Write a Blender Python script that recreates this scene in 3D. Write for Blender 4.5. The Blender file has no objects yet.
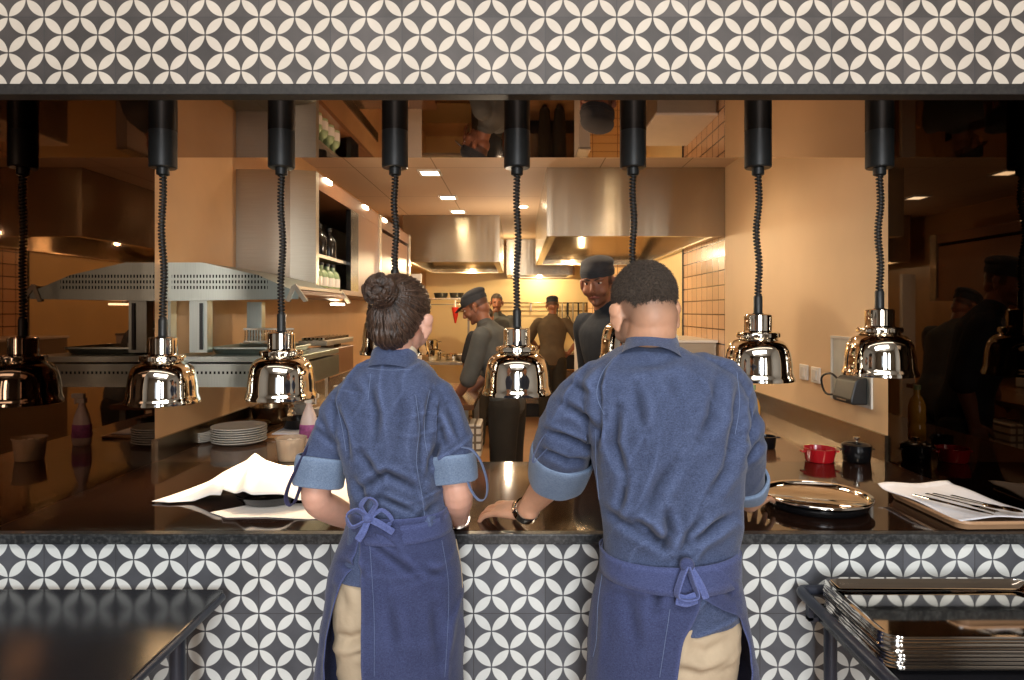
import bpy, bmesh, math, random
import numpy as np
from mathutils import Vector, Matrix, Euler, noise
from mathutils.bvhtree import BVHTree
random.seed(7)
C = bpy.context.scene.collection
H = 1.567          # eye height
VX, VY, FP = 518.0, 311.0, 655.0
def W(px, py, s):  # point seen at a pixel of the photo, s = pixels per metre at its depth
    return Vector(((px-VX)/s, FP/s, H-(py-VY)/s))
def WY(px, py, Y): return W(px, py, FP/Y)
# ------------------------------------------------------------------ camera
cd = bpy.data.cameras.new('camera'); cam = bpy.data.objects.new('camera', cd); C.objects.link(cam)
cam.location = (0, 0, H); cam.rotation_euler = (math.pi/2, 0, 0)
cd.sensor_width = 36; cd.lens = FP/1024*36; cd.shift_x = -6/1024; cd.shift_y = -29/1024; cd.clip_start = .05
bpy.context.scene.camera = cam
vs = bpy.context.scene.view_settings
vs.view_transform = 'Standard'; vs.look = 'None'; vs.exposure = 0.14
# ------------------------------------------------------------------ materials
def lin(c):
    return tuple(((v/255)/12.92 if v/255 <= .04045 else ((v/255+.055)/1.055)**2.4) for v in c)+(1,)
def mat(name, rgb, rough=.5, metal=0, var=.12, vscale=8, bump=0, bscale=60, stretch=None, rgb2=None, emit=None, es=1, spec=None, alpha=None, trans=0, sheen=0, coat=0, detail=4, ramp=(.3,.7)):
    m = bpy.data.materials.new(name); m.use_nodes = True
    nt = m.node_tree; N = nt.nodes; L = nt.links
    b = N['Principled BSDF']
    tc = N.new('ShaderNodeTexCoord'); src = tc.outputs['Object']
    if stretch:
        mp = N.new('ShaderNodeMapping'); mp.inputs['Scale'].default_value = stretch; L.new(src, mp.inputs['Vector']); src = mp.outputs[0]
    nz = N.new('ShaderNodeTexNoise'); nz.inputs['Scale'].default_value = vscale; nz.inputs['Detail'].default_value = detail; L.new(src, nz.inputs['Vector'])
    cr = N.new('ShaderNodeValToRGB'); L.new(nz.outputs['Fac'], cr.inputs['Fac'])
    c1 = lin(rgb); c2 = lin(rgb2) if rgb2 else tuple(min(1, v*(1+var)) for v in c1[:3])+(1,)
    if not rgb2: c1 = tuple(v*(1-var) for v in c1[:3])+(1,)
    cr.color_ramp.elements[0].position = ramp[0]; cr.color_ramp.elements[1].position = ramp[1]
    cr.color_ramp.elements[0].color = c1; cr.color_ramp.elements[1].color = c2
    L.new(cr.outputs['Color'], b.inputs['Base Color'])
    b.inputs['Roughness'].default_value = rough; b.inputs['Metallic'].default_value = metal
    if bump:
        n2 = N.new('ShaderNodeTexNoise'); n2.inputs['Scale'].default_value = bscale; n2.inputs['Detail'].default_value = 3; L.new(src, n2.inputs['Vector'])
        bp = N.new('ShaderNodeBump'); bp.inputs['Strength'].default_value = bump; bp.inputs['Distance'].default_value = .01
        L.new(n2.outputs['Fac'], bp.inputs['Height']); L.new(bp.outputs[0], b.inputs['Normal'])
    if emit: b.inputs['Emission Color'].default_value = lin(emit); b.inputs['Emission Strength'].default_value = es
    if spec is not None: b.inputs['Specular IOR Level'].default_value = spec
    if alpha is not None: b.inputs['Alpha'].default_value = alpha
    if trans: b.inputs['Transmission Weight'].default_value = trans
    if sheen: b.inputs['Sheen Weight'].default_value = sheen
    if coat: b.inputs['Coat Weight'].default_value = coat; b.inputs['Coat Roughness'].default_value = .1
    return m
def steel(name, rgb, rough=.28, stretch=(1,1,60)):
    m = mat(name, rgb, rough, 1, .06, 6, stretch=stretch, detail=2, bump=.02, bscale=30)
    return m
def tile_mat(name, light, dark, zb):
    m = bpy.data.materials.new(name); m.use_nodes = True
    nt = m.node_tree; N = nt.nodes; L = nt.links; b = N['Principled BSDF']
    tc = N.new('ShaderNodeTexCoord'); sp = N.new('ShaderNodeSeparateXYZ'); L.new(tc.outputs['Object'], sp.inputs[0])
    def M(op, a, bb=None, c=None):
        n = N.new('ShaderNodeMath'); n.operation = op
        for i, v in enumerate((a, bb, c)):
            if v is None: continue
            if isinstance(v, (int, float)): n.inputs[i].default_value = v
            else: L.new(v, n.inputs[i])
        return n.outputs[0]
    P = .1; XB = (44-VX)/358
    def near(sock, off, per):   # distance to nearest multiple, in periods
        u = M('DIVIDE', M('SUBTRACT', sock, off), per)
        return M('ABSOLUTE', M('SUBTRACT', M('FRACT', M('ADD', u, .5)), .5))
    du = near(sp.outputs[0], XB+P/2, P); dv = near(sp.outputs[2], zb, P)
    d1 = M('SQRT', M('ADD', M('MULTIPLY', du, du), M('MULTIPLY', dv, dv)))
    eu = M('SUBTRACT', .5, du); ev = M('SUBTRACT', .5, dv)
    d2 = M('SQRT', M('ADD', M('MULTIPLY', eu, eu), M('MULTIPLY', ev, ev)))
    mx = M('MAXIMUM', d1, d2)
    pet = M('SMOOTH_MIN', 1.0, M('MAXIMUM', 0.0, M('MULTIPLY', M('SUBTRACT', .487, mx), 90)), 0.0)
    pet = M('MINIMUM', 1.0, pet)
    su = near(sp.outputs[0], XB, .2); sv = near(sp.outputs[2], zb, .2)
    seam = M('LESS_THAN', M('MINIMUM', su, sv), .0045)
    nz = N.new('ShaderNodeTexNoise'); nz.inputs['Scale'].default_value = 9; nz.inputs['Detail'].default_value = 6; L.new(tc.outputs['Object'], nz.inputs['Vector'])
    def ramp(c, lo, hi):
        r = N.new('ShaderNodeValToRGB'); r.color_ramp.elements[0].position = .3; r.color_ramp.elements[1].position = .75
        a = lin(c); r.color_ramp.elements[0].color = tuple(v*lo for v in a[:3])+(1,); r.color_ramp.elements[1].color = tuple(min(1, v*hi) for v in a[:3])+(1,)
        L.new(nz.outputs['Fac'], r.inputs['Fac']); return r.outputs[0]
    # tile to tile tone
    fl = N.new('ShaderNodeVectorMath'); fl.operation = 'SNAP'; fl.inputs[1].default_value = (.2, 10, .2)
    ad = N.new('ShaderNodeVectorMath'); ad.operation = 'SUBTRACT'; ad.inputs[1].default_value = (XB, 0, zb)
    L.new(tc.outputs['Object'], ad.inputs[0]); L.new(ad.outputs[0], fl.inputs[0])
    wn = N.new('ShaderNodeTexWhiteNoise'); L.new(fl.outputs[0], wn.inputs['Vector'])
    mixd = N.new('ShaderNodeMix'); mixd.data_type = 'RGBA'; mixd.blend_type = 'MULTIPLY'; mixd.inputs[0].default_value = 1
    L.new(ramp(dark, .75, 1.3), mixd.inputs[6])
    gr = N.new('ShaderNodeMapRange'); gr.inputs[3].default_value = .78; gr.inputs[4].default_value = 1.25; L.new(wn.outputs['Value'], gr.inputs[0])
    L.new(gr.outputs[0], mixd.inputs[7])
    mix = N.new('ShaderNodeMix'); mix.data_type = 'RGBA'; L.new(pet, mix.inputs[0]); L.new(mixd.outputs[2], mix.inputs[6]); L.new(ramp(light, .88, 1.05), mix.inputs[7])
    mx2 = N.new('ShaderNodeMix'); mx2.data_type = 'RGBA'; L.new(seam, mx2.inputs[0]); L.new(mix.outputs[2], mx2.inputs[6]); mx2.inputs[7].default_value = lin((58, 57, 58))
    L.new(mx2.outputs[2], b.inputs['Base Color']); b.inputs['Roughness'].default_value = .55
    bp = N.new('ShaderNodeBump'); bp.inputs['Strength'].default_value = .25; bp.inputs['Distance'].default_value = .002; L.new(pet, bp.inputs['Height']); L.new(bp.outputs[0], b.inputs['Normal'])
    return m
def brick_mat(name, rgb, mortar, w, h, axis='YZ', rough=.35, ms=.006, var=.15):
    m = bpy.data.materials.new(name); m.use_nodes = True
    nt = m.node_tree; N = nt.nodes; L = nt.links; b = N['Principled BSDF']
    tc = N.new('ShaderNodeTexCoord'); sp = N.new('ShaderNodeSeparateXYZ'); L.new(tc.outputs['Object'], sp.inputs[0])
    cb = N.new('ShaderNodeCombineXYZ'); ix = {'X':0,'Y':1,'Z':2}
    L.new(sp.outputs[ix[axis[0]]], cb.inputs[0]); L.new(sp.outputs[ix[axis[1]]], cb.inputs[1])
    br = N.new('ShaderNodeTexBrick'); br.offset = 0; br.inputs['Scale'].default_value = 1
    br.inputs['Brick Width'].default_value = w; br.inputs['Row Height'].default_value = h; br.inputs['Mortar Size'].default_value = ms
    c = lin(rgb); br.inputs['Color1'].default_value = c; br.inputs['Color2'].default_value = tuple(v*(1-var) for v in c[:3])+(1,); br.inputs['Mortar'].default_value = lin(mortar)
    L.new(cb.outputs[0], br.inputs['Vector']); L.new(br.outputs['Color'], b.inputs['Base Color']); b.inputs['Roughness'].default_value = rough
    return m
def perf_mat(name, rgb, pw, ph, z0, z1, x0, x1, rough=.3):
    """brushed steel with rows of punched slots between z0..z1 and x0..x1"""
    m = steel(name, rgb, rough, (60, 1, 1)); nt = m.node_tree; N = nt.nodes; L = nt.links; b = N['Principled BSDF']
    tc = N.new('ShaderNodeTexCoord'); sp = N.new('ShaderNodeSeparateXYZ'); L.new(tc.outputs['Object'], sp.inputs[0])
    def M(op, a, bb=None):
        n = N.new('ShaderNodeMath'); n.operation = op
        for i, v in enumerate((a, bb)):
            if v is None: continue
            if isinstance(v, (int, float)): n.inputs[i].default_value = v
            else: L.new(v, n.inputs[i])
        return n.outputs[0]
    fx = M('LESS_THAN', M('FRACT', M('DIVIDE', sp.outputs[0], pw)), .45)
    fz = M('LESS_THAN', M('FRACT', M('DIVIDE', M('SUBTRACT', sp.outputs[2], z0), ph)), .55)
    lim = M('MULTIPLY', M('MULTIPLY', M('GREATER_THAN', sp.outputs[2], z0), M('LESS_THAN', sp.outputs[2], z1)),
            M('MULTIPLY', M('GREATER_THAN', sp.outputs[0], x0), M('LESS_THAN', sp.outputs[0], x1)))
    hole = M('MULTIPLY', M('MULTIPLY', fx, fz), lim)
    old = b.inputs['Base Color'].links[0].from_socket
    mx = N.new('ShaderNodeMix'); mx.data_type = 'RGBA'; L.new(hole, mx.inputs[0]); L.new(old, mx.inputs[6]); mx.inputs[7].default_value = (.006, .006, .006, 1)
    L.new(mx.outputs[2], b.inputs['Base Color'])
    return m
def denim_mat(name, rgb, rgb2, rough=.85):
    m = bpy.data.materials.new(name); m.use_nodes = True
    nt = m.node_tree; N = nt.nodes; L = nt.links; b = N['Principled BSDF']
    tc = N.new('ShaderNodeTexCoord')
    def nz(scale, st, det=3):
        mp = N.new('ShaderNodeMapping'); mp.inputs['Scale'].default_value = st; L.new(tc.outputs['Object'], mp.inputs['Vector'])
        n = N.new('ShaderNodeTexNoise'); n.inputs['Scale'].default_value = scale; n.inputs['Detail'].default_value = det; L.new(mp.outputs[0], n.inputs['Vector']); return n.outputs['Fac']
    a = nz(900, (1, 1, .25)); c = nz(700, (.25, .25, 1)); d = nz(14, (1, 1, 1), 5)
    add = N.new('ShaderNodeMath'); add.operation = 'ADD'; L.new(a, add.inputs[0]); L.new(c, add.inputs[1])
    ad2 = N.new('ShaderNodeMath'); ad2.operation = 'MULTIPLY_ADD'; L.new(d, ad2.inputs[0]); ad2.inputs[1].default_value = .3; L.new(add.outputs[0], ad2.inputs[2])
    r = N.new('ShaderNodeMapRange'); r.inputs[1].default_value = .7; r.inputs[2].default_value = 1.6; L.new(ad2.outputs[0], r.inputs[0])
    mx = N.new('ShaderNodeMix'); mx.data_type = 'RGBA'; L.new(r.outputs[0], mx.inputs[0]); mx.inputs[6].default_value = lin(rgb); mx.inputs[7].default_value = lin(rgb2)
    ge = N.new('ShaderNodeNewGeometry'); pr = N.new('ShaderNodeMapRange'); pr.inputs[1].default_value = .44; pr.inputs[2].default_value = .56; pr.inputs[3].default_value = .35; pr.inputs[4].default_value = 1.6; L.new(ge.outputs['Pointiness'], pr.inputs[0])  # fold light and shade put into the colour: creases darkened, ridges lightened
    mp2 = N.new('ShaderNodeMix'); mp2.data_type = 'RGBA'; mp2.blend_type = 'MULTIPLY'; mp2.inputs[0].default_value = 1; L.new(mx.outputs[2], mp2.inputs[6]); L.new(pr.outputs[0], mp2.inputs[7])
    L.new(mp2.outputs[2], b.inputs['Base Color']); b.inputs['Roughness'].default_value = rough; b.inputs['Specular IOR Level'].default_value = .25
    b.inputs['Sheen Weight'].default_value = .15
    h2 = N.new('ShaderNodeMath'); h2.operation = 'MULTIPLY_ADD'; L.new(nz(35, (1, 1, .5), 4), h2.inputs[0]); h2.inputs[1].default_value = 2.5; L.new(add.outputs[0], h2.inputs[2])
    bp = N.new('ShaderNodeBump'); bp.inputs['Strength'].default_value = .3; bp.inputs['Distance'].default_value = .0025; L.new(h2.outputs[0], bp.inputs['Height']); L.new(bp.outputs[0], b.inputs['Normal'])
    return m
def skin_mat(name, rgb, stub=(70, 58, 52)):
    m = mat(name, rgb, .5, 0, .08, 30, bump=.05, bscale=250); nt = m.node_tree; N = nt.nodes; L = nt.links; b = N['Principled BSDF']
    at = N.new('ShaderNodeAttribute'); at.attribute_name = 'stubble'
    old = b.inputs['Base Color'].links[0].from_socket
    mx = N.new('ShaderNodeMix'); mx.data_type = 'RGBA'; L.new(at.outputs['Fac'], mx.inputs[0]); L.new(old, mx.inputs[6]); mx.inputs[7].default_value = lin(stub)
    L.new(mx.outputs[2], b.inputs['Base Color'])
    b.inputs['Subsurface Weight'].default_value = .08; b.inputs['Subsurface Radius'].default_value = (.02, .008, .004)
    return m
M_ = {}
M_['tile_lo'] = tile_mat('patterned_tile_lower', (226, 229, 226), (84, 86, 92), H-(541.9-VY)/358)
M_['tile_up'] = tile_mat('patterned_tile_upper', (206, 196, 182), (74, 69, 67), H+(VY-17)/358)  # warm light on the upper wall is put into this tile's colour
M_['granite'] = mat('polished_dark_granite', (26, 14, 9), .07, 0, 0, 160, rgb2=(40, 24, 16), detail=6, spec=.95)
M_['granite_edge'] = mat('dark_granite_edge', (38, 40, 42), .3, 0, 0, 120, rgb2=(84, 86, 86), detail=8, ramp=(.45, .8))
M_['lintel'] = mat('dark_stone_trim', (24, 22, 21), .6, 0, 0, 90, rgb2=(46, 42, 39), detail=8)
def mirror(name, rgb, rough=.02):
    m = mat(name, rgb, rough, 1, .04, 3); return m
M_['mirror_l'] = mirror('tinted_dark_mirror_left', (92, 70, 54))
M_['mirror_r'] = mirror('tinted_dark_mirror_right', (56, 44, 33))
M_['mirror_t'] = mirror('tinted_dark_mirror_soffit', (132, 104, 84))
M_['counter_back'] = mat('brown_satin_stone_worktop', (96, 66, 46), .12, .0, .1, 40, spec=.9)
M_['wall'] = mat('warm_beige_wall', (228, 194, 150), .55, 0, .05, 2.2)
M_['dining'] = mat('grey_dining_wall', (138, 133, 126), .6, 0, .05, 2)
M_['wall_l'] = mat('tan_panelled_wall', (206, 162, 114), .4, 0, .08, 3)
M_['ceil'] = brick_mat('ceiling_panels', (214, 186, 154), (150, 118, 84), 1.2, .6, 'YX', .65, .004, .02)
M_['floor'] = mat('tan_kitchen_floor', (160, 122, 84), .3, 0, .1, 5)
M_['cream_wall'] = mat('cream_back_wall', (242, 216, 160), .5, 0, .04, 2)
M_['tile_wall'] = brick_mat('cream_wall_tiles', (232, 190, 150), (92, 62, 44), .15, .11, 'YZ', .25, .005)
M_['tile_wall_x'] = brick_mat('cream_wall_tiles_back', (242, 196, 130), (150, 100, 60), .3, .1, 'XZ', .3, .004)
M_['steel'] = mat('brushed_steel', (166, 156, 138), .32, .6, .06, 6, stretch=(1, 1, 60), detail=2)
M_['steel_h'] = mat('brushed_hood_steel', (168, 154, 132), .25, .85, .05, 3, stretch=(1, 1, .12), bump=.7, bscale=3)
_b = M_['steel_h'].node_tree.nodes['Principled BSDF']; _b.inputs['Anisotropic'].default_value = .9; _b.inputs['Anisotropic Rotation'].default_value = .25
M_['steel_g'] = steel('pale_gantry_steel', (170, 178, 170), .34, (60, 1, 1))
M_['steel_d'] = steel('dull_counter_steel', (140, 122, 98), .25, (60, 1, 1))
M_['chrome'] = mat('polished_chrome', (232, 226, 214), .035, 1, .02, 5)
M_['tray'] = mat('polished_tray_steel', (206, 200, 192), .06, 1, .05, 8)
M_['tray_in'] = mat('polished_tray_steel_inside', (170, 160, 150), .06, 1, .05, 8)
M_['black'] = mat('matte_black_metal', (30, 32, 32), .42, 0, .2, 30)
M_['black_gloss'] = mat('gloss_black_enamel', (16, 16, 18), .18, 0, .2, 30)
M_['rubber'] = mat('black_cord_rubber', (18, 17, 17), .5, 0, .2, 80)
M_['cord_core'] = mat('grey_cord_core', (72, 62, 52), .7, 0, .2, 200)
M_['table'] = mat('black_tabletop', (34, 34, 38), .2, 0, .2, 3)
M_['frame'] = mat('dark_blue_grey_tube', (56, 60, 72), .4, .3, .1, 20)
M_['white'] = mat('white_glazed', (226, 222, 212), .25, 0, .04, 10)
M_['plate'] = mat('grey_stoneware', (190, 184, 172), .35, 0, .05, 20)
M_['plastic'] = mat('white_plastic', (232, 226, 214), .4, 0, .03, 10)
M_['paper'] = mat('white_paper', (238, 232, 224), .8, 0, .03, 10)
M_['red'] = mat('red_enamel', (168, 22, 30), .18, 0, .1, 10, coat=.5)
M_['redpl'] = mat('red_plastic', (196, 40, 24), .35, 0, .1, 10)
M_['wood'] = mat('light_wood', (196, 146, 92), .5, 0, 0, 12, rgb2=(160, 108, 62), stretch=(1, 14, 1))
M_['tan_tray'] = mat('tan_resin_tray', (176, 138, 104), .4, 0, .06, 20)
M_['cloth_w'] = mat('white_folded_cloth', (226, 226, 232), .8, 0, .03, 40, bump=.1, bscale=200)
M_['brown_panel'] = mat('brown_cabinet_panel', (122, 80, 48), .35, 0, .06, 6)
M_['dark'] = mat('dark_interior', (24, 24, 22), .4, 0, .3, 8)
M_['trim'] = mat('pale_metal_trim', (206, 190, 164), .25, .8, .04, 6)
M_['bottle_glass'] = mat('pale_green_glass', (150, 170, 130), .1, 0, .3, 20, emit=(120, 150, 96), es=.06)  # brightness put in as a faint glow of the glass, which is no lamp
M_['oil'] = mat('golden_oil', (214, 156, 58), .1, 0, .2, 14, coat=.6)
M_['clear'] = mat('clear_plastic', (214, 200, 180), .15, 0, .05, 14, alpha=.55)
M_['pink'] = mat('pinkish_white_plastic', (236, 214, 204), .35, 0, .04, 14)
M_['label_p'] = mat('pink_printed_label', (176, 92, 150), .5, 0, .3, 60)
M_['hair'] = mat('dark_brown_hair', (22, 15, 11), .42, 0, 0, 60, rgb2=(74, 54, 42), stretch=(1.6, 1.6, .35), bump=.5, bscale=120, detail=6)
M_['hair_m'] = mat('short_black_brown_hair', (34, 28, 24), .5, 0, 0, 220, rgb2=(92, 78, 66), bump=.8, bscale=320, detail=6)
M_['skin_w'] = skin_mat('fair_skin', (214, 164, 142))
M_['skin_m'] = skin_mat('olive_skin', (202, 152, 122), (104, 84, 70))
M_['skin_c'] = skin_mat('tan_skin', (152, 100, 74), (60, 44, 36))
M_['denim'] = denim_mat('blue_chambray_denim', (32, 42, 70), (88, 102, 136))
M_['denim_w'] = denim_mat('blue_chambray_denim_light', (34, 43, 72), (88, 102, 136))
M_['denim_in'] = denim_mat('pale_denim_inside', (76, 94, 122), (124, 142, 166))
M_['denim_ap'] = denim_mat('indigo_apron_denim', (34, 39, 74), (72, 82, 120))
M_['stitch'] = mat('pale_blue_stitching', (100, 116, 150), .8, 0, .1, 200)
M_['khaki'] = mat('khaki_cotton', (186, 168, 142), .85, 0, .05, 20, bump=.15, bscale=60)
M_['collar'] = mat('cream_collar_band', (222, 206, 178), .8, 0, .05, 20)
M_['denim_str'] = denim_mat('indigo_apron_strings', (48, 56, 100), (90, 102, 148))
M_['tape'] = mat('dark_blue_tape', (52, 52, 84), .8, 0, .1, 100)
M_['grey_shirt'] = mat('grey_chef_shirt', (84, 86, 84), .85, 0, .12, 12, bump=.3, bscale=18)
M_['brown_shirt'] = mat('olive_brown_chef_shirt', (92, 78, 60), .85, 0, .12, 12, bump=.3, bscale=18)
M_['navy_shirt'] = mat('dark_navy_chef_shirt', (32, 38, 46), .85, 0, .12, 12, bump=.3, bscale=18)
M_['dark_trouser'] = mat('dark_trousers', (44, 40, 34), .9, 0, .15, 12, bump=.3, bscale=18)
M_['cap'] = mat('dark_grey_cap', (54, 56, 60), .85, 0, .12, 30)
M_['eye'] = mat('eye_white', (226, 220, 212), .2, 0, .02, 10)
M_['iris'] = mat('dark_iris', (34, 22, 16), .15, 0, .1, 100)
M_['lip'] = mat('muted_lip', (160, 96, 84), .45, 0, .08, 60)
M_['shoe'] = mat('black_leather_shoe', (22, 20, 20), .35, 0, .1, 30)
def emis(name, rgb, st): return mat(name, rgb, .5, 0, 0, 4, emit=rgb, es=st)
M_['lamp_on'] = emis('warm_downlight', (255, 236, 200), 14)
M_['bulb'] = emis('warm_heat_bulb', (255, 214, 160), 12)
M_['strip'] = emis('warm_strip_light', (255, 220, 160), 4)
# ------------------------------------------------------------------ object helpers
def link(name, me, m, parent=None, smooth=False):
    o = bpy.data.objects.new(name, me); C.objects.link(o)
    if m is not None:
        for mm in (m if isinstance(m, (list, tuple)) else [m]): me.materials.append(mm)
    if parent is not None: o.parent = parent
    if smooth: me.shade_smooth()
    return o
def obj(name, bm, m, parent=None, smooth=False, bevel=0):
    bmesh.ops.recalc_face_normals(bm, faces=bm.faces)
    me = bpy.data.meshes.new(name); bm.to_mesh(me); bm.free()
    o = link(name, me, m, parent, smooth)
    if smooth:
        me.set_sharp_from_angle(angle=math.radians(40))
    if bevel:
        md = o.modifiers.new('bevel', 'BEVEL'); md.width = bevel; md.segments = 2; md.limit_method = 'ANGLE'
    return o
def tag(o, label=None, cat=None, group=None, kind=None):
    if label: o['label'] = label
    if cat: o['category'] = cat
    if group: o['group'] = group
    if kind: o['kind'] = kind
    return o
def thing(name, label, cat, loc=(0, 0, 0), group=None, rotz=0):
    o = bpy.data.objects.new(name, None); C.objects.link(o); o.location = loc; o.rotation_euler = (0, 0, rotz); o.empty_display_size = .05
    return tag(o, label, cat, group)
def box(bm, x0, x1, y0, y1, z0, z1):
    v = [bm.verts.new(p) for p in ((x0,y0,z0),(x1,y0,z0),(x1,y1,z0),(x0,y1,z0),(x0,y0,z1),(x1,y0,z1),(x1,y1,z1),(x0,y1,z1))]
    for f in ((0,3,2,1),(4,5,6,7),(0,1,5,4),(1,2,6,5),(2,3,7,6),(3,0,4,7)): bm.faces.new([v[i] for i in f])
    return bm
def B(*a):
    bm = bmesh.new()
    for t in (a if isinstance(a[0], (tuple, list)) else [a]): box(bm, *t)
    return bm
def prism(bm, pts, axis, a, b):
    """polygon pts (2d) extruded along axis from a to b"""
    def P(p, t):
        return {'X': (t, p[0], p[1]), 'Y': (p[0], t, p[1]), 'Z': (p[0], p[1], t)}[axis]
    v0 = [bm.verts.new(P(p, a)) for p in pts]; v1 = [bm.verts.new(P(p, b)) for p in pts]
    bm.faces.new(v0); bm.faces.new(v1[::-1])
    for i in range(len(pts)):
        j = (i+1) % len(pts); bm.faces.new((v0[i], v0[j], v1[j], v1[i]))
    return bm
def lathe(bm, prof, n=32, c=(0, 0, 0), wob=None):
    rows = []
    for r, z in prof:
        if r < 1e-5: rows.append([bm.verts.new((c[0], c[1], c[2]+z))]); continue
        row = []
        for k in range(n):
            a = 2*math.pi*k/n; rr = r*(wob(a, z) if wob else 1)
            row.append(bm.verts.new((c[0]+rr*math.cos(a), c[1]+rr*math.sin(a), c[2]+z)))
        rows.append(row)
    for r0, r1 in zip(rows, rows[1:]):
        for k in range(n):
            j = (k+1) % n
            if len(r0) == 1 and len(r1) == 1: continue
            if len(r0) == 1: bm.faces.new((r0[0], r1[j], r1[k]))
            elif len(r1) == 1: bm.faces.new((r0[k], r0[j], r1[0]))
            else: bm.faces.new((r0[k], r0[j], r1[j], r1[k]))
    return bm
def L_(prof, n=32, c=(0, 0, 0), wob=None): return lathe(bmesh.new(), prof, n, c, wob)
def cat_rom(pts, per=6):
    pts = [np.array(p, float) for p in pts]
    if len(pts) < 3 and per: return [pts[0]+(pts[-1]-pts[0])*t/per for t in range(per+1)]
    out = []
    for i in range(len(pts)-1):
        p0 = pts[i-1] if i > 0 else 2*pts[0]-pts[1]; p1, p2 = pts[i], pts[i+1]
        p3 = pts[i+2] if i+2 < len(pts) else 2*pts[-1]-pts[-2]
        for k in range(per):
            t = k/per
            out.append(.5*((2*p1)+(-p0+p2)*t+(2*p0-5*p1+4*p2-p3)*t*t+(-p0+3*p1-3*p2+p3)*t**3))
    out.append(pts[-1]); return out
def tube(bm, pts, r=None, n=10, per=5, lat=None, cap=True, sup=2.0):
    """swept closed tube. pts rows (x,y,z[,rx[,ry]]); lat = fixed lateral direction for rx"""
    P = []
    for p in pts:
        p = list(p)
        if len(p) == 3: p += [r, r]
        if len(p) == 4: p += [p[3]]
        P.append(p)
    P = cat_rom(P, per) if per > 1 else [np.array(p, float) for p in P]
    pos = [Vector(p[:3]) for p in P]; tang = []
    for i in range(len(pos)):
        a = pos[max(0, i-1)]; b = pos[min(len(pos)-1, i+1)]; d = (b-a); tang.append(d.normalized() if d.length > 1e-9 else Vector((0, 0, 1)))
    if lat is None:
        t = tang[0]; u = t.orthogonal().normalized()
    rows = []
    def frame(i):
        nonlocal u
        if lat is not None: uu = Vector(lat)
        else: uu = u
        t = tang[i]; uu = (uu-t*uu.dot(t)).normalized(); 
        if lat is None: u = uu
        return uu, t.cross(uu)
    seq = []
    for i, p in enumerate(P):
        uu, vv = frame(i); seq.append((pos[i], uu, vv, max(1e-4, p[3]), max(1e-4, p[4])))
    if cap:
        p0, u0, v0, a0, b0 = seq[0]; t0 = tang[0]; p1, u1, v1, a1, b1 = seq[-1]; t1 = tang[-1]
        h0 = min(a0, b0); h1 = min(a1, b1)
        pre = [(p0-t0*h0*math.sin(q), u0, v0, a0*math.cos(q), b0*math.cos(q)) for q in (1.25, .85, .4)]
        post = [(p1+t1*h1*math.sin(q), u1, v1, a1*math.cos(q), b1*math.cos(q)) for q in (.4, .85, 1.25)]
        seq = pre+seq+post
    for c, uu, vv, a, b in seq:
        row = []
        for k in range(n):
            t = 2*math.pi*k/n; ct, st = math.cos(t), math.sin(t)
            if sup != 2.0: ct = math.copysign(abs(ct)**(2/sup), ct); st = math.copysign(abs(st)**(2/sup), st)
            row.append(bm.verts.new(c+uu*a*ct+vv*b*st))
        rows.append(row)
    for r0, r1 in zip(rows, rows[1:]):
        for k in range(n):
            j = (k+1) % n; bm.faces.new((r0[k], r0[j], r1[j], r1[k]))
    bm.faces.new(rows[0][::-1]); bm.faces.new(rows[-1])
    return bm
def T(pts, **k): return tube(bmesh.new(), pts, **k)
def ell(bm, c, r, rot=None, n=16):
    mt = Matrix.Translation(Vector(c)) @ (rot.to_4x4() if rot is not None else Matrix.Identity(4)) @ Matrix.Diagonal((r[0], r[1], r[2], 1))
    bmesh.ops.create_uvsphere(bm, u_segments=n*2, v_segments=n, radius=1, matrix=mt); return bm
def ribbon(bm, pts, w, th, per=6, wd=None):
    """flat strap along pts; wd = width direction"""
    tube(bm, [(*p, w/2, th/2) for p in pts], n=8, per=per, lat=wd, sup=5); return bm
def remesh(bm, vox, smooth=2, name='tmp', fac=.5):
    me = bpy.data.meshes.new(name); bmesh.ops.recalc_face_normals(bm, faces=bm.faces); bm.to_mesh(me); bm.free()
    o = bpy.data.objects.new(name, me); C.objects.link(o)
    md = o.modifiers.new('r', 'REMESH'); md.mode = 'VOXEL'; md.voxel_size = vox; md.adaptivity = 0
    if smooth:
        ms = o.modifiers.new('s', 'SMOOTH'); ms.factor = fac; ms.iterations = smooth
    dg = bpy.context.evaluated_depsgraph_get(); dg.update()
    out = bpy.data.meshes.new_from_object(o.evaluated_get(dg)); bpy.data.objects.remove(o); bpy.data.meshes.remove(me)
    out.materials.clear(); return out
def vget(me):
    a = np.empty(len(me.vertices)*3, np.float32); me.vertices.foreach_get('co', a); return a.reshape(-1, 3)
def nget(me):
    a = np.empty(len(me.vertices)*3, np.float32); me.vertices.foreach_get('normal', a); return a.reshape(-1, 3)
def vset(me, a): me.vertices.foreach_set('co', a.astype(np.float32).ravel()); me.update()
def pseudo(p, f, seed):
    rs = np.random.RandomState(seed); out = np.zeros(len(p))
    for _ in range(7):
        d = rs.normal(size=3); d /= np.linalg.norm(d)
        out += np.sin((p*d).sum(1)*f*rs.uniform(.6, 1.5)*6.28+rs.uniform(0, 6.28))
    return out/7
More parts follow.
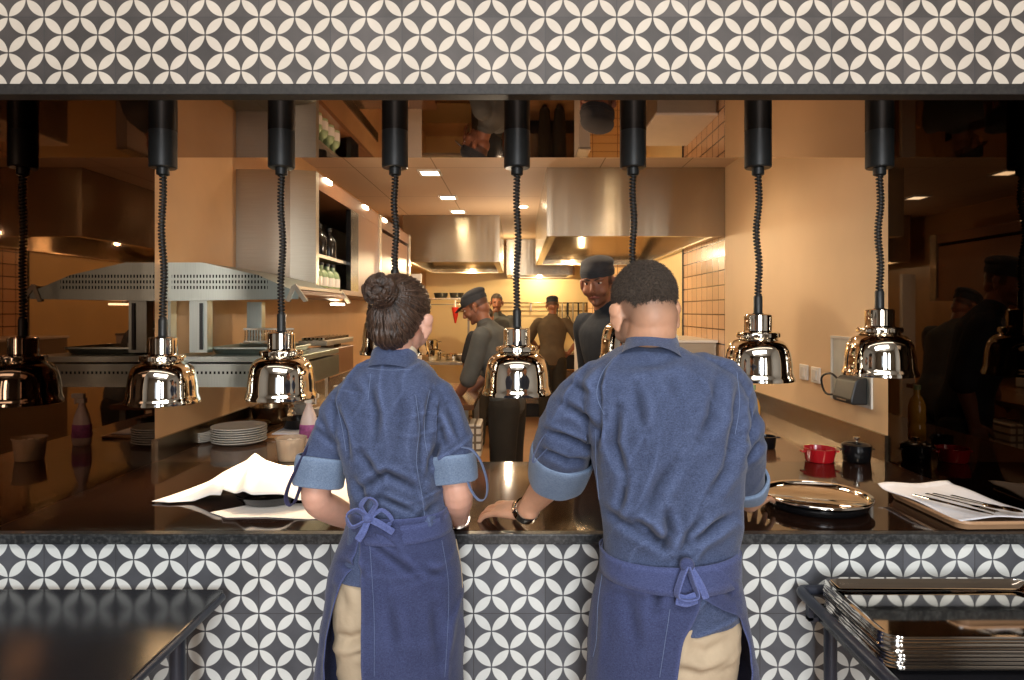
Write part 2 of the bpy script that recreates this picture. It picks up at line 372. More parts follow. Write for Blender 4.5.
def folds(me, lines, back=True, amp_noise=.0025, f=3.5, seed=1, rid=.006):
    """press traced creases into cloth; lines: (list of photo points, depth, width px)"""
    v = vget(me); n = nget(me)
    s = FP/v[:, 1]; px = VX+v[:, 0]*s; py = VY+(H-v[:, 2])*s
    face = np.clip(-n[:, 1]*1.5, 0, 1)
    d = amp_noise*(pseudo(v*np.array([1, 1, .6]), f, seed)+.5*pseudo(v, f*2.6, seed+5))
    rg = pseudo(v*np.array([1, 1, .45]), f*1.7, seed+11); rm = np.clip(pseudo(v, 2.2, seed+12)*1.6+.5, 0, 1)
    d += rid*rm*np.clip(1-np.abs(rg)*5, 0, 1)**1.5
    rg = pseudo(v*np.array([.6, .6, 1.2]), f*2.1, seed+15); rm = np.clip(pseudo(v, 2.6, seed+16)*1.8+.3, 0, 1)
    d += rid*.8*rm*np.clip(1-np.abs(rg)*5, 0, 1)**1.5
    for pts, a, wd in lines:
        best = np.full(len(v), 1e9); tt = np.zeros(len(v)); side = np.zeros(len(v)); m = len(pts)-1
        for i in range(m):
            x0, y0 = pts[i]; x1, y1 = pts[i+1]; ex, ey = x1-x0, y1-y0; l2 = ex*ex+ey*ey
            t = np.clip(((px-x0)*ex+(py-y0)*ey)/l2, 0, 1); dx = px-(x0+t*ex); dy = py-(y0+t*ey); dd = np.hypot(dx, dy)
            up = dd < best; best = np.where(up, dd, best); tt = np.where(up, (i+t)/m, tt); side = np.where(up, np.sign(dx*ey-dy*ex), side)
        prof = np.exp(-(best/wd)**2)*1.0-.7*np.exp(-((best-2.0*wd)/(wd*1.3))**2)*(side > 0)-.25*np.exp(-((best-2.0*wd)/(wd*1.3))**2)*(side <= 0)
        d -= a*1.5*prof*np.sin(np.clip(tt, .04, .96)*math.pi)**.5*face
    vset(me, v+n*d[:, None])
def bvh_of(o):
    me = o.data; return BVHTree.FromPolygons([v.co[:] for v in me.vertices], [p.vertices[:] for p in me.polygons])
def project(bv, pts, per=6, off=.001):
    """points on a surface where the photo shows a line"""
    out = []
    for p in cat_rom([(*q, 0) for q in pts], per):
        d = Vector(((p[0]-VX)/FP, 1, -(p[1]-VY)/FP)).normalized()
        h, n, i, _ = bv.ray_cast(Vector((0, 0, H)), d)
        if h is not None: out.append(h-d*off)
    return out
def surf_line(name, bv, pts, m, parent, r=.0011, off=.0006):
    q = project(bv, pts, 8, off)
    if len(q) > 3: return obj(name, T([(*p, r, r) for p in q], n=5, per=1), m, parent, True)
def copy_tree(o, parent=None):
    c = o.copy(); C.objects.link(c)
    if parent is not None: c.parent = parent
    for ch in list(o.children): copy_tree(ch, c)
    return c
# ================================================================== THE SETTING
XL, XR, YF, YB = -1.486, 1.514, 1.83, 2.68
ZC = H-.617; ZS = H+.628; ZCE = H+1.05; YE = 10.6
def struct(name, bm, m, **k):
    o = obj(name, bm, m, **k); o['kind'] = 'structure'; return o
struct('floor', B(-4, 4, -3.2, YE+.1, -.1, 0), M_['floor'])
struct('wall_front_lower', B(-3.2, 3.2, YF, YF+.12, 0, ZC-.03), M_['tile_lo'])
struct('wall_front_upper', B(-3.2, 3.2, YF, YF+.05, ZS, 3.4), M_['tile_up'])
struct('wall_front_upper_core', B(-3.2, 3.2, YF+.05, YB, ZS+.012, 3.4), M_['wall'])
struct('wall_front_left', B(-3.2, XL-.012, YF, YB, ZC-.03, ZS+.012), M_['wall'])
struct('wall_front_right', B(XR+.012, 3.2, YF, YB, ZC-.03, ZS+.012), M_['wall'])
struct('trim_1', B(-3.2, 3.2, YF-.022, YF+.03, H+.598, H+.628), M_['lintel'], bevel=.002)
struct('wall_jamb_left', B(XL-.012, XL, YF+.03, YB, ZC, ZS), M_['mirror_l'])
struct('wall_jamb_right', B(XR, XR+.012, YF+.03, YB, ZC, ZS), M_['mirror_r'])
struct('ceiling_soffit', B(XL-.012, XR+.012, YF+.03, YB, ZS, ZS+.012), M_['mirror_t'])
struct('wall_left', B(XL-.12, XL, YB, YE, 0, ZCE), M_['wall_l'])
struct('wall_right', B(XR, XR+.12, YB, 4.79, 0, ZCE), M_['wall'])
struct('wall_right_tiled', B(XR, XR+.12, 4.79, 6.0, 0, ZCE), M_['tile_wall'])
struct('trim_2', B(XR-.012, XR, 5.985, 6.0, 0, H+.547), M_['dark'])
struct('wall_right_rear', B(XR, XR+.12, 6.0, YE, 0, ZCE), M_['cream_wall'])
struct('wall_back', B(XL-.12, XR+.12, YE, YE+.1, 0, ZCE), M_['cream_wall'])
struct('wall_partition', B(.85, XR, 7.9, 8.0, 0, ZCE), M_['tile_wall_x'])
struct('ceiling', B(XL-.12, XR+.12, YB, YE+.1, ZCE, ZCE+.05), M_['ceil'])
struct('trim_3', B((XL, XL+.014, YB, 6.9, ZC, H-.525)), M_['steel_d'])
struct('trim_4', B((XR-.014, XR, YB, 4.79, ZC, H-.51)), M_['steel_d'])
# dining side
struct('wall_dining_back', B((-3.2, -.9, -3.2, -3.1, 0, 3.4), (.9, 3.2, -3.2, -3.1, 0, 3.4), (-.9, .9, -3.2, -3.1, 0, .5), (-.9, .9, -3.2, -3.1, 2.6, 3.4)), M_['dining'])
struct('ceiling_dining', B(-3.2, 3.2, -3.2, YF, 3.4, 3.5), M_['dining'])
struct('wall_dining_left', B(-3.3, -3.2, -3.2, YF, 0, 3.4), M_['dining'])
struct('wall_dining_right', B(3.2, 3.3, -3.2, YF, 0, 3.4), M_['dining'])
# pass counter slab: polished top, honed edge
o = thing('pass_counter', 'long polished dark granite pass counter slab between tiled wall and kitchen', 'counter', (0, YF, ZC))
obj('worktop', B(XL+.001, XR-.001, .012, YB-YF, -.029, 0), M_['granite'], o)
obj('front_edge', B(XL+.001, XR-.001, -.02, .012, -.029, 0), M_['granite_edge'], o, bevel=.003)
# kitchen side counters
o = thing('side_counter', 'long brown worktop running back along the left kitchen wall', 'counter', (XL, YB, 0))
obj('worktop', B(.015, .74, .001, 3.4, ZC-.03, ZC), M_['counter_back'], o)
obj('base_cabinet', B(.015, .70, .03, 3.38, 0, ZC-.03), M_['steel_d'], o)
o = thing('side_counter', 'brown worktop along the right kitchen wall under the white switches', 'counter', (.78, YB, 0))
obj('worktop', B(0, XR-.78, .001, 2.0, ZC-.03, ZC), M_['counter_back'], o)
obj('base_cabinet', B(.04, XR-.78, .03, 1.98, 0, ZC-.03), M_['steel_d'], o)
# ================================================================== HEAT LAMPS
SL = 286.0
lamps = [(163, 403, 0), (281.5, 398, 1), (395, 354, 2), (517, 394, 3), (633, 362, 4), (758, 380, 5), (879.5, 375, 6)]
LAB = ['chrome dome heat lamp nearest the left dark mirror panel, on a coiled black cord',
       'chrome dome heat lamp hanging above the grey plate stack and plastic tub',
       'chrome heat lamp on short cord mostly hidden behind the woman with the hair bun',
       'chrome dome heat lamp hanging midway between the two denim-clad chefs',
       'chrome heat lamp hidden behind the head of the man in denim',
       'chrome dome heat lamp hanging just right of the denim man\'s shoulder',
       'chrome dome heat lamp over the black pot, nearest the right dark mirror panel']
rng = random.Random(3)
for px, yb, i in lamps:
    X = (px-VX)/SL; Y = FP/SL; zb = H-(yb-VY)/SL
    t = thing('heat_lamp', LAB[i], 'heat lamp', (X, Y, ZS), 'retractable heat lamps over the pass')
    r = .0455; hz = -(167-130)/SL
    hs = obj('housing', L_([(0, 0), (r, 0), (r, hz+.004), (r-.004, hz), (.0, hz)], 40), M_['black'], t, True)
    obj('collar', L_([(0, hz), (.021, hz), (.021, hz-.022), (.014, hz-.026), (0, hz-.026)], 24), M_['black'], hs, True)
    top = hz-.02; capz = zb+.231-ZS; bot = capz+.066
    # cord: gentle wave, helix around core
    A = .008 if i in (5, 6) else .004; ph = rng.uniform(0, 6)
    def path(u):
        z = top+(bot-top)*u; e = math.sin(math.pi*u)
        return Vector((A*e*math.sin(ph+u*9), A*.6*e*math.sin(ph+u*7+1), z))
    ln = top-bot; turns = max(8, int(ln/.0118))
    obj('cord', T([(*path(k/24), .0052, .0052) for k in range(25)], n=8, per=1), M_['cord_core'], t, True)
    st = turns*12; pts = []
    for k in range(st+1):
        u = k/st; a = 2*math.pi*turns*u; p = path(u); pts.append((p.x+.0092*math.cos(a), p.y+.0092*math.sin(a), p.z, .0039, .0039))
    obj('coil', T(pts, n=6, per=1, lat=(0, 0, 1)), M_['rubber'], t, True)
    obj('ferrule', L_([(0, bot), (.011, bot), (.015, bot-.006), (.015, capz+.004), (.02, capz), (0, capz)], 20), M_['black'], t, True)
    # dome with cap, ring collar, shoulder, lip
    c = capz
    prof = [(0, c), (.040, c), (.046, c-.004), (.047, c-.012), (.0465, c-.058), (.050, c-.062), (.069, c-.064), (.072, c-.068), (.072, c-.080), (.067, c-.084),
            (.064, c-.087), (.082, c-.094), (.096, c-.107), (.104, c-.125), (.109, c-.150), (.112, c-.175), (.113, c-.200), (.117, c-.214), (.121, c-.222), (.1205, c-.231), (.117, c-.2315)]
    inner = [(.113, c-.226), (.107, c-.198), (.101, c-.150), (.092, c-.120), (.070, c-.096), (.030, c-.088), (0, c-.088)]
    ds = obj('lamp_shade', L_(prof+inner, 84, wob=lambda a, z, c=c: 1+(.018*math.cos(14*a) if c-.081 < z < c-.067 else 0)), M_['chrome'], t, True)
    obj('bulb', L_([(0, c-.09), (.02, c-.10), (.045, c-.15), (.05, c-.18), (.035, c-.198), (0, c-.203)], 24), M_['bulb'] if i in (0, 1, 2) else M_['white'], t, True)
    ld = bpy.data.lights.new('heat_lamp_light', 'SPOT'); ld.energy = {0: 6, 1: 12, 2: 8}.get(i, 3); ld.color = (1, .78, .55); ld.shadow_soft_size = .05; ld.spot_size = 2.0; ld.spot_blend = .6
    lo = bpy.data.objects.new('heat_lamp_light', ld); C.objects.link(lo); lo.location = (X, Y, zb+.002)
# ================================================================== KITCHEN EQUIPMENT
# wall cabinet on the left
t = thing('wall_cabinet', 'long brushed steel and brown wall cabinet high on the left kitchen wall', 'cabinet', (0, 3.45, 0))
zt, z0 = H+.747, H+.10
cx0, cx1 = XL+.001, -1.079
bm = bmesh.new(); prism(bm, [(cx0, 0), (-1.20, 0), (cx1, .05), (cx1, .10), (cx0, .10)], 'Z', z0, zt)
obj('end_panel', bm, M_['steel'], t)
D = lambda px: FP/((VX-px)/1.079)-3.45
obj('top_panel', B(cx0, cx1, .10, 3.05, zt-.09, zt), M_['brown_panel'], t)
obj('bottom_panel', B(cx0, cx1, .10, 3.05, z0, z0+.03), M_['brown_panel'], t)
obj('back_panel', B(cx0, cx0+.02, .10, 3.05, z0+.03, zt-.09), M_['dark'], t)
obj('shelf', B(cx0+.02, cx1-.03, .10, .78, H+.30, H+.32), M_['steel'], t)
obj('door_frame', B((cx1-.03, cx1, .78, .98, z0+.03, zt-.09)), M_['black_gloss'], t)
obj('door', B(cx1-.03, cx1-.002, .98, 1.60, z0+.03, zt-.09), M_['brown_panel'], t)
obj('trim', B((cx1-.03, cx1+.012, 1.60, 1.68, z0, zt)), M_['trim'], t)
obj('door', B(cx1-.03, cx1-.002, 1.68, 2.95, z0+.03, zt-.12), M_['brown_panel'], t)
obj('end_trim', B((cx0, cx1+.012, 2.97, 3.06, z0, zt)), M_['trim'], t)
for px in (327, 365, 384): 
    yy = D(px); obj('spot_light', B(cx1-.002, cx1+.012, yy-.06, yy+.06, zt-.028, zt-.006), M_['lamp_on'], t)
bt = [('tall green glass bottle on the lower cabinet shelf', 'bottle_glass'), ]
BP = [(0, 0), (.036, 0), (.038, .01), (.038, .12), (.03, .15), (.013, .175), (.012, .21), (.015, .212), (.015, .222), (0, .222)]
for k, (yy, zz) in enumerate([(3.62, z0+.03), (3.73, z0+.03), (3.85, z0+.03), (3.98, z0+.03), (4.10, z0+.03), (3.66, H+.32), (3.82, H+.32), (4.02, H+.32)]):
    b_ = thing('glass_bottle', ('pale green glass bottle on the lowest shelf of the open steel cabinet' if k < 5 else 'dark glass bottle on the upper shelf of the open steel cabinet'), 'bottle', (-1.16, yy, zz), 'bottles in the open wall cabinet' if k < 5 else 'bottles on the upper cabinet shelf')
    sc = (.8 if k < 5 else .95)
    obj('bottle_body', L_([(r*1.15, z*sc*.85) for r, z in BP[:-3]]+[(0, .212*sc*.85)], 16), M_['bottle_glass'] if k < 5 else M_['black_gloss'], b_, True)
    obj('bottle_cap', L_([(0, .205*sc*.85), (.018, .205*sc*.85), (.018, .23*sc*.85), (0, .23*sc*.85)], 12), M_['dark'], b_, True)
    if k < 5: obj('bottle_label', L_([(.0441, .02*sc), (.0446, .02*sc), (.0446, .085*sc), (.0441, .085*sc)], 16), M_['white'], b_, True)
# range hoods
def hood(label, x0, x1, y0, y1, zb, zt, lip=.05):
    t = thing('extractor_hood', label, 'hood', ((x0+x1)/2, y0, zb)); w = (x1-x0)/2; d = y1-y0; h = zt-zb
    obj('canopy', B((-w, w, 0, .02, 0, h), (-w, -w+.02, .02, d, 0, h), (w-.02, w, .02, d, 0, h), (-w+.02, w-.02, d-.02, d, 0, h)), M_['steel_h'], t)
    bm = bmesh.new(); prism(bm, [(.04, .10), (d*.5, .26), (d-.03, .06), (d-.03, .08), (d*.5, .28), (.04, .12)], 'X', -w+.02, w-.02)
    obj('filter_panel', bm, M_['steel_d'], t)
    obj('gutter', B((-w+.02, w-.02, .02, .06, 0, .012), (-w+.02, -w+.07, .06, d-.06, 0, .012), (w-.07, w-.02, .06, d-.06, 0, .012), (-w+.02, w-.02, d-.06, d-.02, 0, .012)), M_['trim'], t)
    bm = bmesh.new()
    for k in range(7): box(bm, -w+.2+k*.07, -w+.235+k*.07, d-.3, d-.1, .115, .135)
    obj('slot_grille', bm, M_['dark'], t)
    return t
hood('wide brushed steel extractor hood on the right, with a wavy bright reflection', .21, XR-.003, 4.78, 7.8, H+.547, ZCE-.002)
hood('smaller brushed steel extractor hood in the middle distance, left of the centre lamp', -1.26, -.2, 7.16, 9.3, H+.536, ZCE-.002)
hood('farthest steel extractor hood against the yellow lit back wall', -.17, .83, 9.6, 10.58, H+.53, ZCE-.002)
# ceiling downlights
for px, py, lab in ((430, 172, 'nearest'), (448, 197, 'middle'), (458, 211, 'farthest')):
    s = (VY-py)/1.05; p = W(px, py, s)
    t = thing('ceiling_light', lab+' of the row of three square ceiling downlights', 'ceiling light', (p.x, p.y, ZCE), 'square ceiling downlights')
    obj('light_frame', B((-.085, .085, -.10, -.075, -.012, 0), (-.085, .085, .075, .10, -.012, 0), (-.085, -.065, -.075, .075, -.012, 0), (.065, .085, -.075, .075, -.012, 0)), M_['plastic'], t)
    obj('diffuser', B(-.065, .065, -.075, .075, -.008, -.001), M_['lamp_on'], t)
t = thing('ceiling_light', 'small round ceiling downlight between the two larger hoods', 'ceiling light', (.04, 6.6, ZCE)); obj('diffuser', L_([(0, -.008), (.05, -.008), (.06, -.001), (0, -.001)], 20), M_['lamp_on'], t)
for k, (x, y) in enumerate(((-.75, 3.9), (.8, 3.9))):
    t = thing('ceiling_light', ('square ceiling downlight above the left counter, seen only as a glint in the right mirror' if k == 0 else 'square ceiling downlight in front of the wide right hood'), 'ceiling light', (x, y, ZCE))
    obj('diffuser', B(-.065, .065, -.075, .075, -.008, -.001), M_['lamp_on'], t)
# heated gantry (salamander shelf) on the left
t = thing('heated_gantry', 'pale steel heated gantry with a perforated peaked top and lower shelf, left wall', 'gantry', (0, 2.75, 0))
sg = 238.0
def gx(px): return (px-VX)/sg
def gz(py): return H-(py-VY)/sg
pm = perf_mat('perforated_gantry_steel', (176, 186, 178), .0135, .0235, gz(289), gz(289)+.07, gx(172), gx(268))
bm = bmesh.new(); prism(bm, [(XL+.002, gz(301)), (gx(298), gz(299)), (gx(300), gz(293)), (gx(258), gz(275)), (gx(203), gz(262.5)), (XL+.002, gz(262.5))], 'Y', 0, .012)
obj('end_panel', bm, pm, t)
bm = bmesh.new(); prism(bm, [(gx(203), gz(262.5)), (gx(258), gz(275)), (gx(300), gz(293)), (gx(300), gz(294.5)), (gx(258), gz(276.5)), (gx(203), gz(264))], 'Y', .012, .72)
box(bm, XL+.002, gx(203), .012, .72, gz(264), gz(262.5)); obj('top_shelf', bm, M_['steel_g'], t)
bm = bmesh.new(); prism(bm, [(gx(286), gz(301)), (gx(292), gz(286)), (gx(296), gz(284)), (gx(308), gz(301)), (gx(304), gz(302)), (gx(295), gz(290)), (gx(290), gz(302))], 'Y', .70, .72)
prism(bm, [(gx(286), gz(301)), (gx(292), gz(286)), (gx(296), gz(284)), (gx(308), gz(301)), (gx(304), gz(302)), (gx(295), gz(290)), (gx(290), gz(302))], 'Y', -.005, .012)
box(bm, gx(292), gx(298), .012, .70, gz(289), gz(286)); obj('bracket', bm, M_['steel'], t)
obj('heat_bar', T([(gx(296), .02, gz(294), .02, .02), (gx(296), .7, gz(294), .02, .02)], n=12, per=2), M_['brown_panel'], t, True)
obj('gantry_light', B(gx(293), gx(302), .55, .68, gz(304), gz(301.5)), M_['lamp_on'], t)
for x0, x1, yy in ((160.5, 167, .03), (186, 204, .03), (186, 204, .62)):
    obj('post', B((gx(x0), gx(x1), yy, yy+.05, gz(353), gz(300))), M_['steel_g'], t)
obj('post_track', B(gx(197), gx(200), .022, .03, gz(350), gz(303)), M_['dark'], t)
pm2 = perf_mat('slotted_shelf_steel', (170, 178, 170), .018, .02, gz(374), gz(370), gx(164), gx(300))
obj('lower_shelf', B((XL+.002, gx(300), 0, .60, gz(387), gz(364))), pm2, t)
obj('lower_rail', B((XL+.002, gx(300), -.012, .60, gz(362), gz(356))), M_['steel_g'], t, bevel=.002)
# things on the gantry shelf
def tray_bm(w, d, h, th=.003, flare=.012, lip=.012, n=6):
    """rounded rectangular tray with rolled rim"""
    bm = bmesh.new(); rows = []
    def ring(w_, d_, z, r):
        pts = []
        for cx, cy, a0 in ((w_/2-r, d_/2-r, 0), (-w_/2+r, d_/2-r, 90), (-w_/2+r, -d_/2+r, 180), (w_/2-r, -d_/2+r, 270)):
            for k in range(n+1):
                a = math.radians(a0+90*k/n); pts.append(bm.verts.new((cx+r*math.cos(a), cy+r*math.sin(a), z)))
        return pts
    w0, d0 = w-2*lip-2*flare, d-2*lip-2*flare
    seq = [(w0-.06, d0-.06, 0, .02), (w0-.03, d0-.03, 0, .02), (w0-.018, d0-.018, 0, .02), (w0, d0, .004, .025), (w-2*lip, d-2*lip, h-.003, .035), (w-2*lip+.004, d-2*lip+.004, h, .037), (w-.003, d-.003, h, .045), (w, d, h-.004, .045), (w-.001, d-.001, h-.008, .044),
           (w-.006, d-.006, h-.008, .043), (w-2*lip+.004, d-2*lip+.004, h-.006, .036), (w0+.004, d0+.004, 0, .026), (w0-.018, d0-.018, -.003, .02)]
    rs = [ring(*q) for q in seq]
    for a, b in zip(rs, rs[1:]):
        for k in range(len(a)): j = (k+1) % len(a); bm.faces.new((a[k], a[j], b[j], b[k]))
    bm.faces.new(rs[0]); bm.faces.new(rs[-1][::-1]); return bm
t = thing('baking_tray', 'pale steel tray lying on the lower shelf of the heated gantry', 'tray', (gx(240), 3.0, gz(356)+.004))
obj('tray_body', tray_bm(.36, .34, .028), M_['steel_g'], t, True)
t = thing('wire_rack', 'small upright wire rack on the gantry shelf, full of thin bars', 'rack', (gx(228), 3.2, gz(356)+.006))
bm = bmesh.new()
for k in range(18): tube(bm, [(-.115+k*.0135, 0, .03, .0025, .0025), (-.115+k*.0135, .0, .095, .0025, .0025)], n=6, per=1)
obj('bars', bm, M_['chrome'], t, True)
obj('rails', B((-.12, .125, -.006, .006, .09, .1), (-.12, .125, -.006, .006, .03, .038), (-.12, -.112, -.05, .05, 0, .03), (.117, .125, -.05, .05, 0, .03)), M_['steel'], t)
# grill appliance behind the gantry
t = thing('counter_grill', 'dark boxy counter grill with a slotted top and a red knob, beyond the gantry', 'grill', (-1.0, 3.45, 0))
s3 = 190.; g = lambda px, py: (((px-VX)/s3)+1.0, H-(py-VY)/s3)
obj('grill_body', B(g(300, 0)[0], g(327, 0)[0], 0, .55, g(0, 378)[1], g(0, 350)[1]), M_['brown_panel'], t, bevel=.004)
obj('grill_lid', B(g(298, 0)[0], g(327, 0)[0], .0, .55, g(0, 346)[1], g(0, 341)[1]), M_['steel'], t, bevel=.003)
bm = bmesh.new()
for k in range(6): box(bm, g(300, 0)[0]+.005+k*.022, g(300, 0)[0]+.016+k*.022, .01, .5, g(0, 341)[1], g(0, 338)[1])
obj('grill_slots', bm, M_['chrome'], t)
obj('back_bracket', B(g(300, 0)[0]-.3, g(300, 0)[0], .1, .45, g(0, 378)[1], g(0, 370)[1]), M_['steel_d'], t)
obj('back_bracket', B((g(300, 0)[0]+.02, g(300, 0)[0]+.05, .3, .34, g(0, 350)[1], g(0, 341)[1]), (g(327, 0)[0]-.05, g(327, 0)[0]-.02, .3, .34, g(0, 350)[1], g(0, 341)[1])), M_['steel_d'], t)
obj('leg', B((g(302, 0)[0], g(305, 0)[0], .05, .08, ZC, g(0, 378)[1]), (g(322, 0)[0], g(325, 0)[0], .05, .08, ZC, g(0, 378)[1])), M_['steel_d'], t)
kb = bmesh.new(); ell(kb, (g(330, 0)[0], .03, g(0, 361)[1]), (.022, .016, .022), n=10); obj('knob', kb, M_['red'], t, True)
# plates
PLP = [(0, .006), (.07, .006), (.075, .0), (.085, 0), (.115, .012), (.122, .015), (.122, .019), (.114, .0165), (.08, .009), (0, .009)]
def plates(px, py, s, n, sc, desc, grp, m):
    p = W(px, py, s)
    for k in range(n):
        pos = 'bottom of' if k == 0 else ('top of' if k == n-1 else None)
        lab = (desc[0] if k == n-1 else desc[1] if k == 0 else desc[2])
        o_ = obj('plate', L_([(r*sc, z*sc+k*.0) for r, z in PLP], 40), m, None, True)
        o_.location = (p.x+rng.uniform(-.003, .003), p.y, ZC+.001+k*.0105*sc+.0005); tag(o_, lab, 'plate', grp if 0 < k < n-1 else None)
plates(239, 443, 214, 7, 1.0, ('grey plate on top of the large stack near the plastic tub', 'lowest grey plate of the large stack near the plastic tub', 'grey plate inside the large stack on the left counter'), 'plates inside the large stack', M_['plate'])
plates(196, 441, 212, 6, .75, ('top plate of the smaller stack against the left wall', 'lowest plate of the smaller stack against the left wall', 'plate inside the smaller stack against the left wall'), 'plates inside the smaller stack', M_['plate'])
# pans, bowls
def pan(name, lab, cat, p, r, h, m, handle=None):
    t = thing(name, lab, cat, p)
    obj('pan_body', L_([(0, 0), (r*.8, 0), (r*.86, .006), (r, h), (r+.003, h+.002), (r-.003, h), (r*.84, .01), (0, .008)], 32), m, t, True)
    if handle:
        hx, hy = handle; obj('handle', T([(hx*r*.97, hy*r*.97, h*.8, .009, .006), (hx*(r+.1), hy*(r+.1), h+.02, .009, .006), (hx*(r+.18), hy*(r+.18), h+.03, .011, .007)], n=8), M_['black'], t, True)
    return t
def onc(px, py): # on the counter plane
    s = (py-VY)/.617; v = W(px, py, s); v.z = ZC+.001; return v
pan('steel_bowl', 'wide shallow steel bowl behind the grey plates, against the left wall', 'bowl', Vector((-1.36, 3.31, ZC+.001)), .10, .05, M_['steel_d'])
pan('mixing_bowl', 'darker steel mixing bowl farther back behind the plates', 'bowl', Vector((-1.37, 3.62, ZC+.001)), .10, .09, M_['steel_d'])
o = obj('serving_board', B(-.14, .14, -.15, .15, 0, .012), M_['wood'], None, bevel=.004); o.location = (-1.10, 3.31, ZC+.001); tag(o, 'wooden board with a blue-white cloth under the dark pan', 'board')
o = obj('folded_cloth', B(-.10, .11, -.13, .12, 0, .006), M_['cloth_w'], None, bevel=.002); o.location = (-1.10, 3.32, ZC+.0145); tag(o, 'blue-white folded cloth lying on the wooden board', 'cloth')
pan('frying_pan', 'dark frying pan resting on the cloth-covered board', 'pan', Vector((-1.12, 3.36, ZC+.0215)), .095, .045, M_['black_gloss'])
for k in range(3):
    t = obj('bowl', L_([(0, 0), (.03, 0), (.033, .006), (.062, .04), (.065, .042), (.06, .041), (.03, .01), (0, .008)], 28), M_['plate'], None, True); t.location = (-1.22, 3.72, ZC+.001+.026*k)
    tag(t, ('lowest', 'middle', 'topmost')[k]+' of three nested grey bowls behind the dark pan', 'bowl')
t = obj('square_dish', tray_bm(.12, .12, .07, flare=.008, lip=.004), M_['white'], None, True); t.location = (-1.08, 3.68, ZC+.005); tag(t, 'white square dish beside the nested grey bowls', 'dish')
# clear tub
p = onc(291, 459.5)
t = thing('plastic_tub', 'clear round plastic tub of pale food beside the spray bottle', 'tub', p)
obj('tub_wall', L_([(0, 0), (.05, 0), (.052, .004), (.060, .085), (.064, .087), (.064, .092), (.058, .092), (.050, .006), (0, .004)], 36), M_['clear'], t, True)
obj('contents', L_([(0, .006), (.048, .007), (.055, .07), (.03, .074), (0, .073)], 30), mat('pale_peach_food', (232, 190, 150), .6, 0, .15, 60), t, True)
bm = bmesh.new(); rr = random.Random(5)
for k in range(10): ell(bm, (rr.uniform(-.035, .035), rr.uniform(-.035, .035), .074), (.012, .01, .007), n=5)
obj('garnish', bm, M_['paper'], t, True)
# spray bottle
p = W(309, 445, 217)
t = thing('spray_bottle', 'pinkish white spray bottle with a purple label beside the denim sleeve', 'bottle', (p.x, p.y, ZC+.001))
obj('bottle_body', T([(0, 0, .012, .042, .028), (0, 0, .05, .044, .03), (0, 0, .10, .040, .028), (0, 0, .14, .030, .024), (0, 0, .175, .016, .016), (0, 0, .19, .014, .014)], n=24, lat=(1, 0, 0)), M_['pink'], t, True)
obj('bottle_label', T([(0, 0, .035, .0455, .0315), (0, 0, .095, .0425, .0305)], n=24, per=4, lat=(1, 0, 0), cap=False), M_['label_p'], t, True)
bm = bmesh.new(); box(bm, -.018, .018, -.014, .014, .192, .215); box(bm, -.012, .045, -.010, .010, .215, .236); box(bm, .028, .034, -.006, .006, .185, .216)
obj('trigger_head', bm, M_['plastic'], t, bevel=.004)
# tidy items farther on left counter
o = obj('baking_tray', tray_bm(.34, .28, .03), M_['steel_g'], None, True); o.location = (-.95, 4.3, ZC+.005); tag(o, 'pale steel tray on the left counter beyond the grill', 'tray')
o = obj('cutting_board', B(-.17, .15, -.13, .13, 0, .022), M_['wood'], None, bevel=.004); o.location = (-.93, 4.75, ZC+.001); tag(o, 'pale wooden cutting board behind the steel tray', 'board')
for k, (x, y, r_, h_) in enumerate([(-.99, 4.72, .05, .06), (-.88, 4.8, .04, .08), (-1.2, 4.5, .07, .1), (-1.25, 4.85, .05, .12), (-1.1, 5.3, .08, .1)]):
    lab = ['small cream bread bun on the cutting board', 'white beaker on the cutting board', 'cream canister against the left wall beyond the grill', 'taller narrow cream canister against the left wall', 'wide cream container near the end of the left counter'][k]
    zz = ZC+(.024 if k < 2 else .001)
    if k == 0: o = obj('bread_bun', ell(bmesh.new(), (0, 0, .025), (.06, .045, .026)), mat('bread_crust', (222, 184, 128), .6), None, True)
    else: o = obj('canister', L_([(0, 0), (r_*.9, 0), (r_, .008), (r_, h_), (r_*.93, h_+.004), (r_*.9, h_-.02), (0, h_-.02)], 24), M_['white'], None, True)
    o.location = (x, y, zz); tag(o, lab, 'bread' if k == 0 else 'container')
# ---------------------------------------------------------------- right side
p = onc(819.5, 461)
t = thing('cocotte', 'small red enamel cocotte dish with a lobed rim beside the black pot', 'dish', p)
obj('dish_body', L_([(0, 0), (.052, 0), (.056, .006), (.062, .05), (.064, .054), (.059, .054), (.052, .01), (0, .008)], 48, wob=lambda a, z: 1+.035*math.cos(8*a)*(z/.054)), M_['red'], t, True)
obj('handle', B((-.078, -.06, -.014, .014, .036, .044), (.06, .078, -.014, .014, .036, .044)), M_['red'], t, bevel=.004)
p = onc(856.5, 461)
t = thing('casserole_pot', 'small round black lidded pot next to the red dish', 'pot', p)
obj('pot_body', L_([(0, 0), (.048, 0), (.053, .006), (.056, .05), (.056, .062), (0, .062)], 36), M_['black_gloss'], t, True)
l_ = obj('lid', L_([(.0, .0625), (.058, .0625), (.058, .068), (.045, .076), (.0, .08)], 36), M_['black_gloss'], t, True)
obj('lid_knob', L_([(0, .079), (.006, .08), (.006, .088), (.013, .092), (.013, .098), (0, .1)], 20), M_['chrome'], l_, True)
obj('handle', B((-.07, -.052, -.014, .014, .046, .054), (.052, .07, -.014, .014, .046, .054)), M_['black_gloss'], t, bevel=.003)
p = W(766, 448, 222)
t = thing('cocotte', 'small black open cocotte dish behind the denim man\'s right arm', 'dish', (p.x, p.y, ZC+.001))
obj('dish_body', L_([(0, 0), (.036, 0), (.04, .006), (.044, .05), (.046, .054), (.041, .054), (.036, .01), (0, .008)], 36), M_['black_gloss'], t, True)
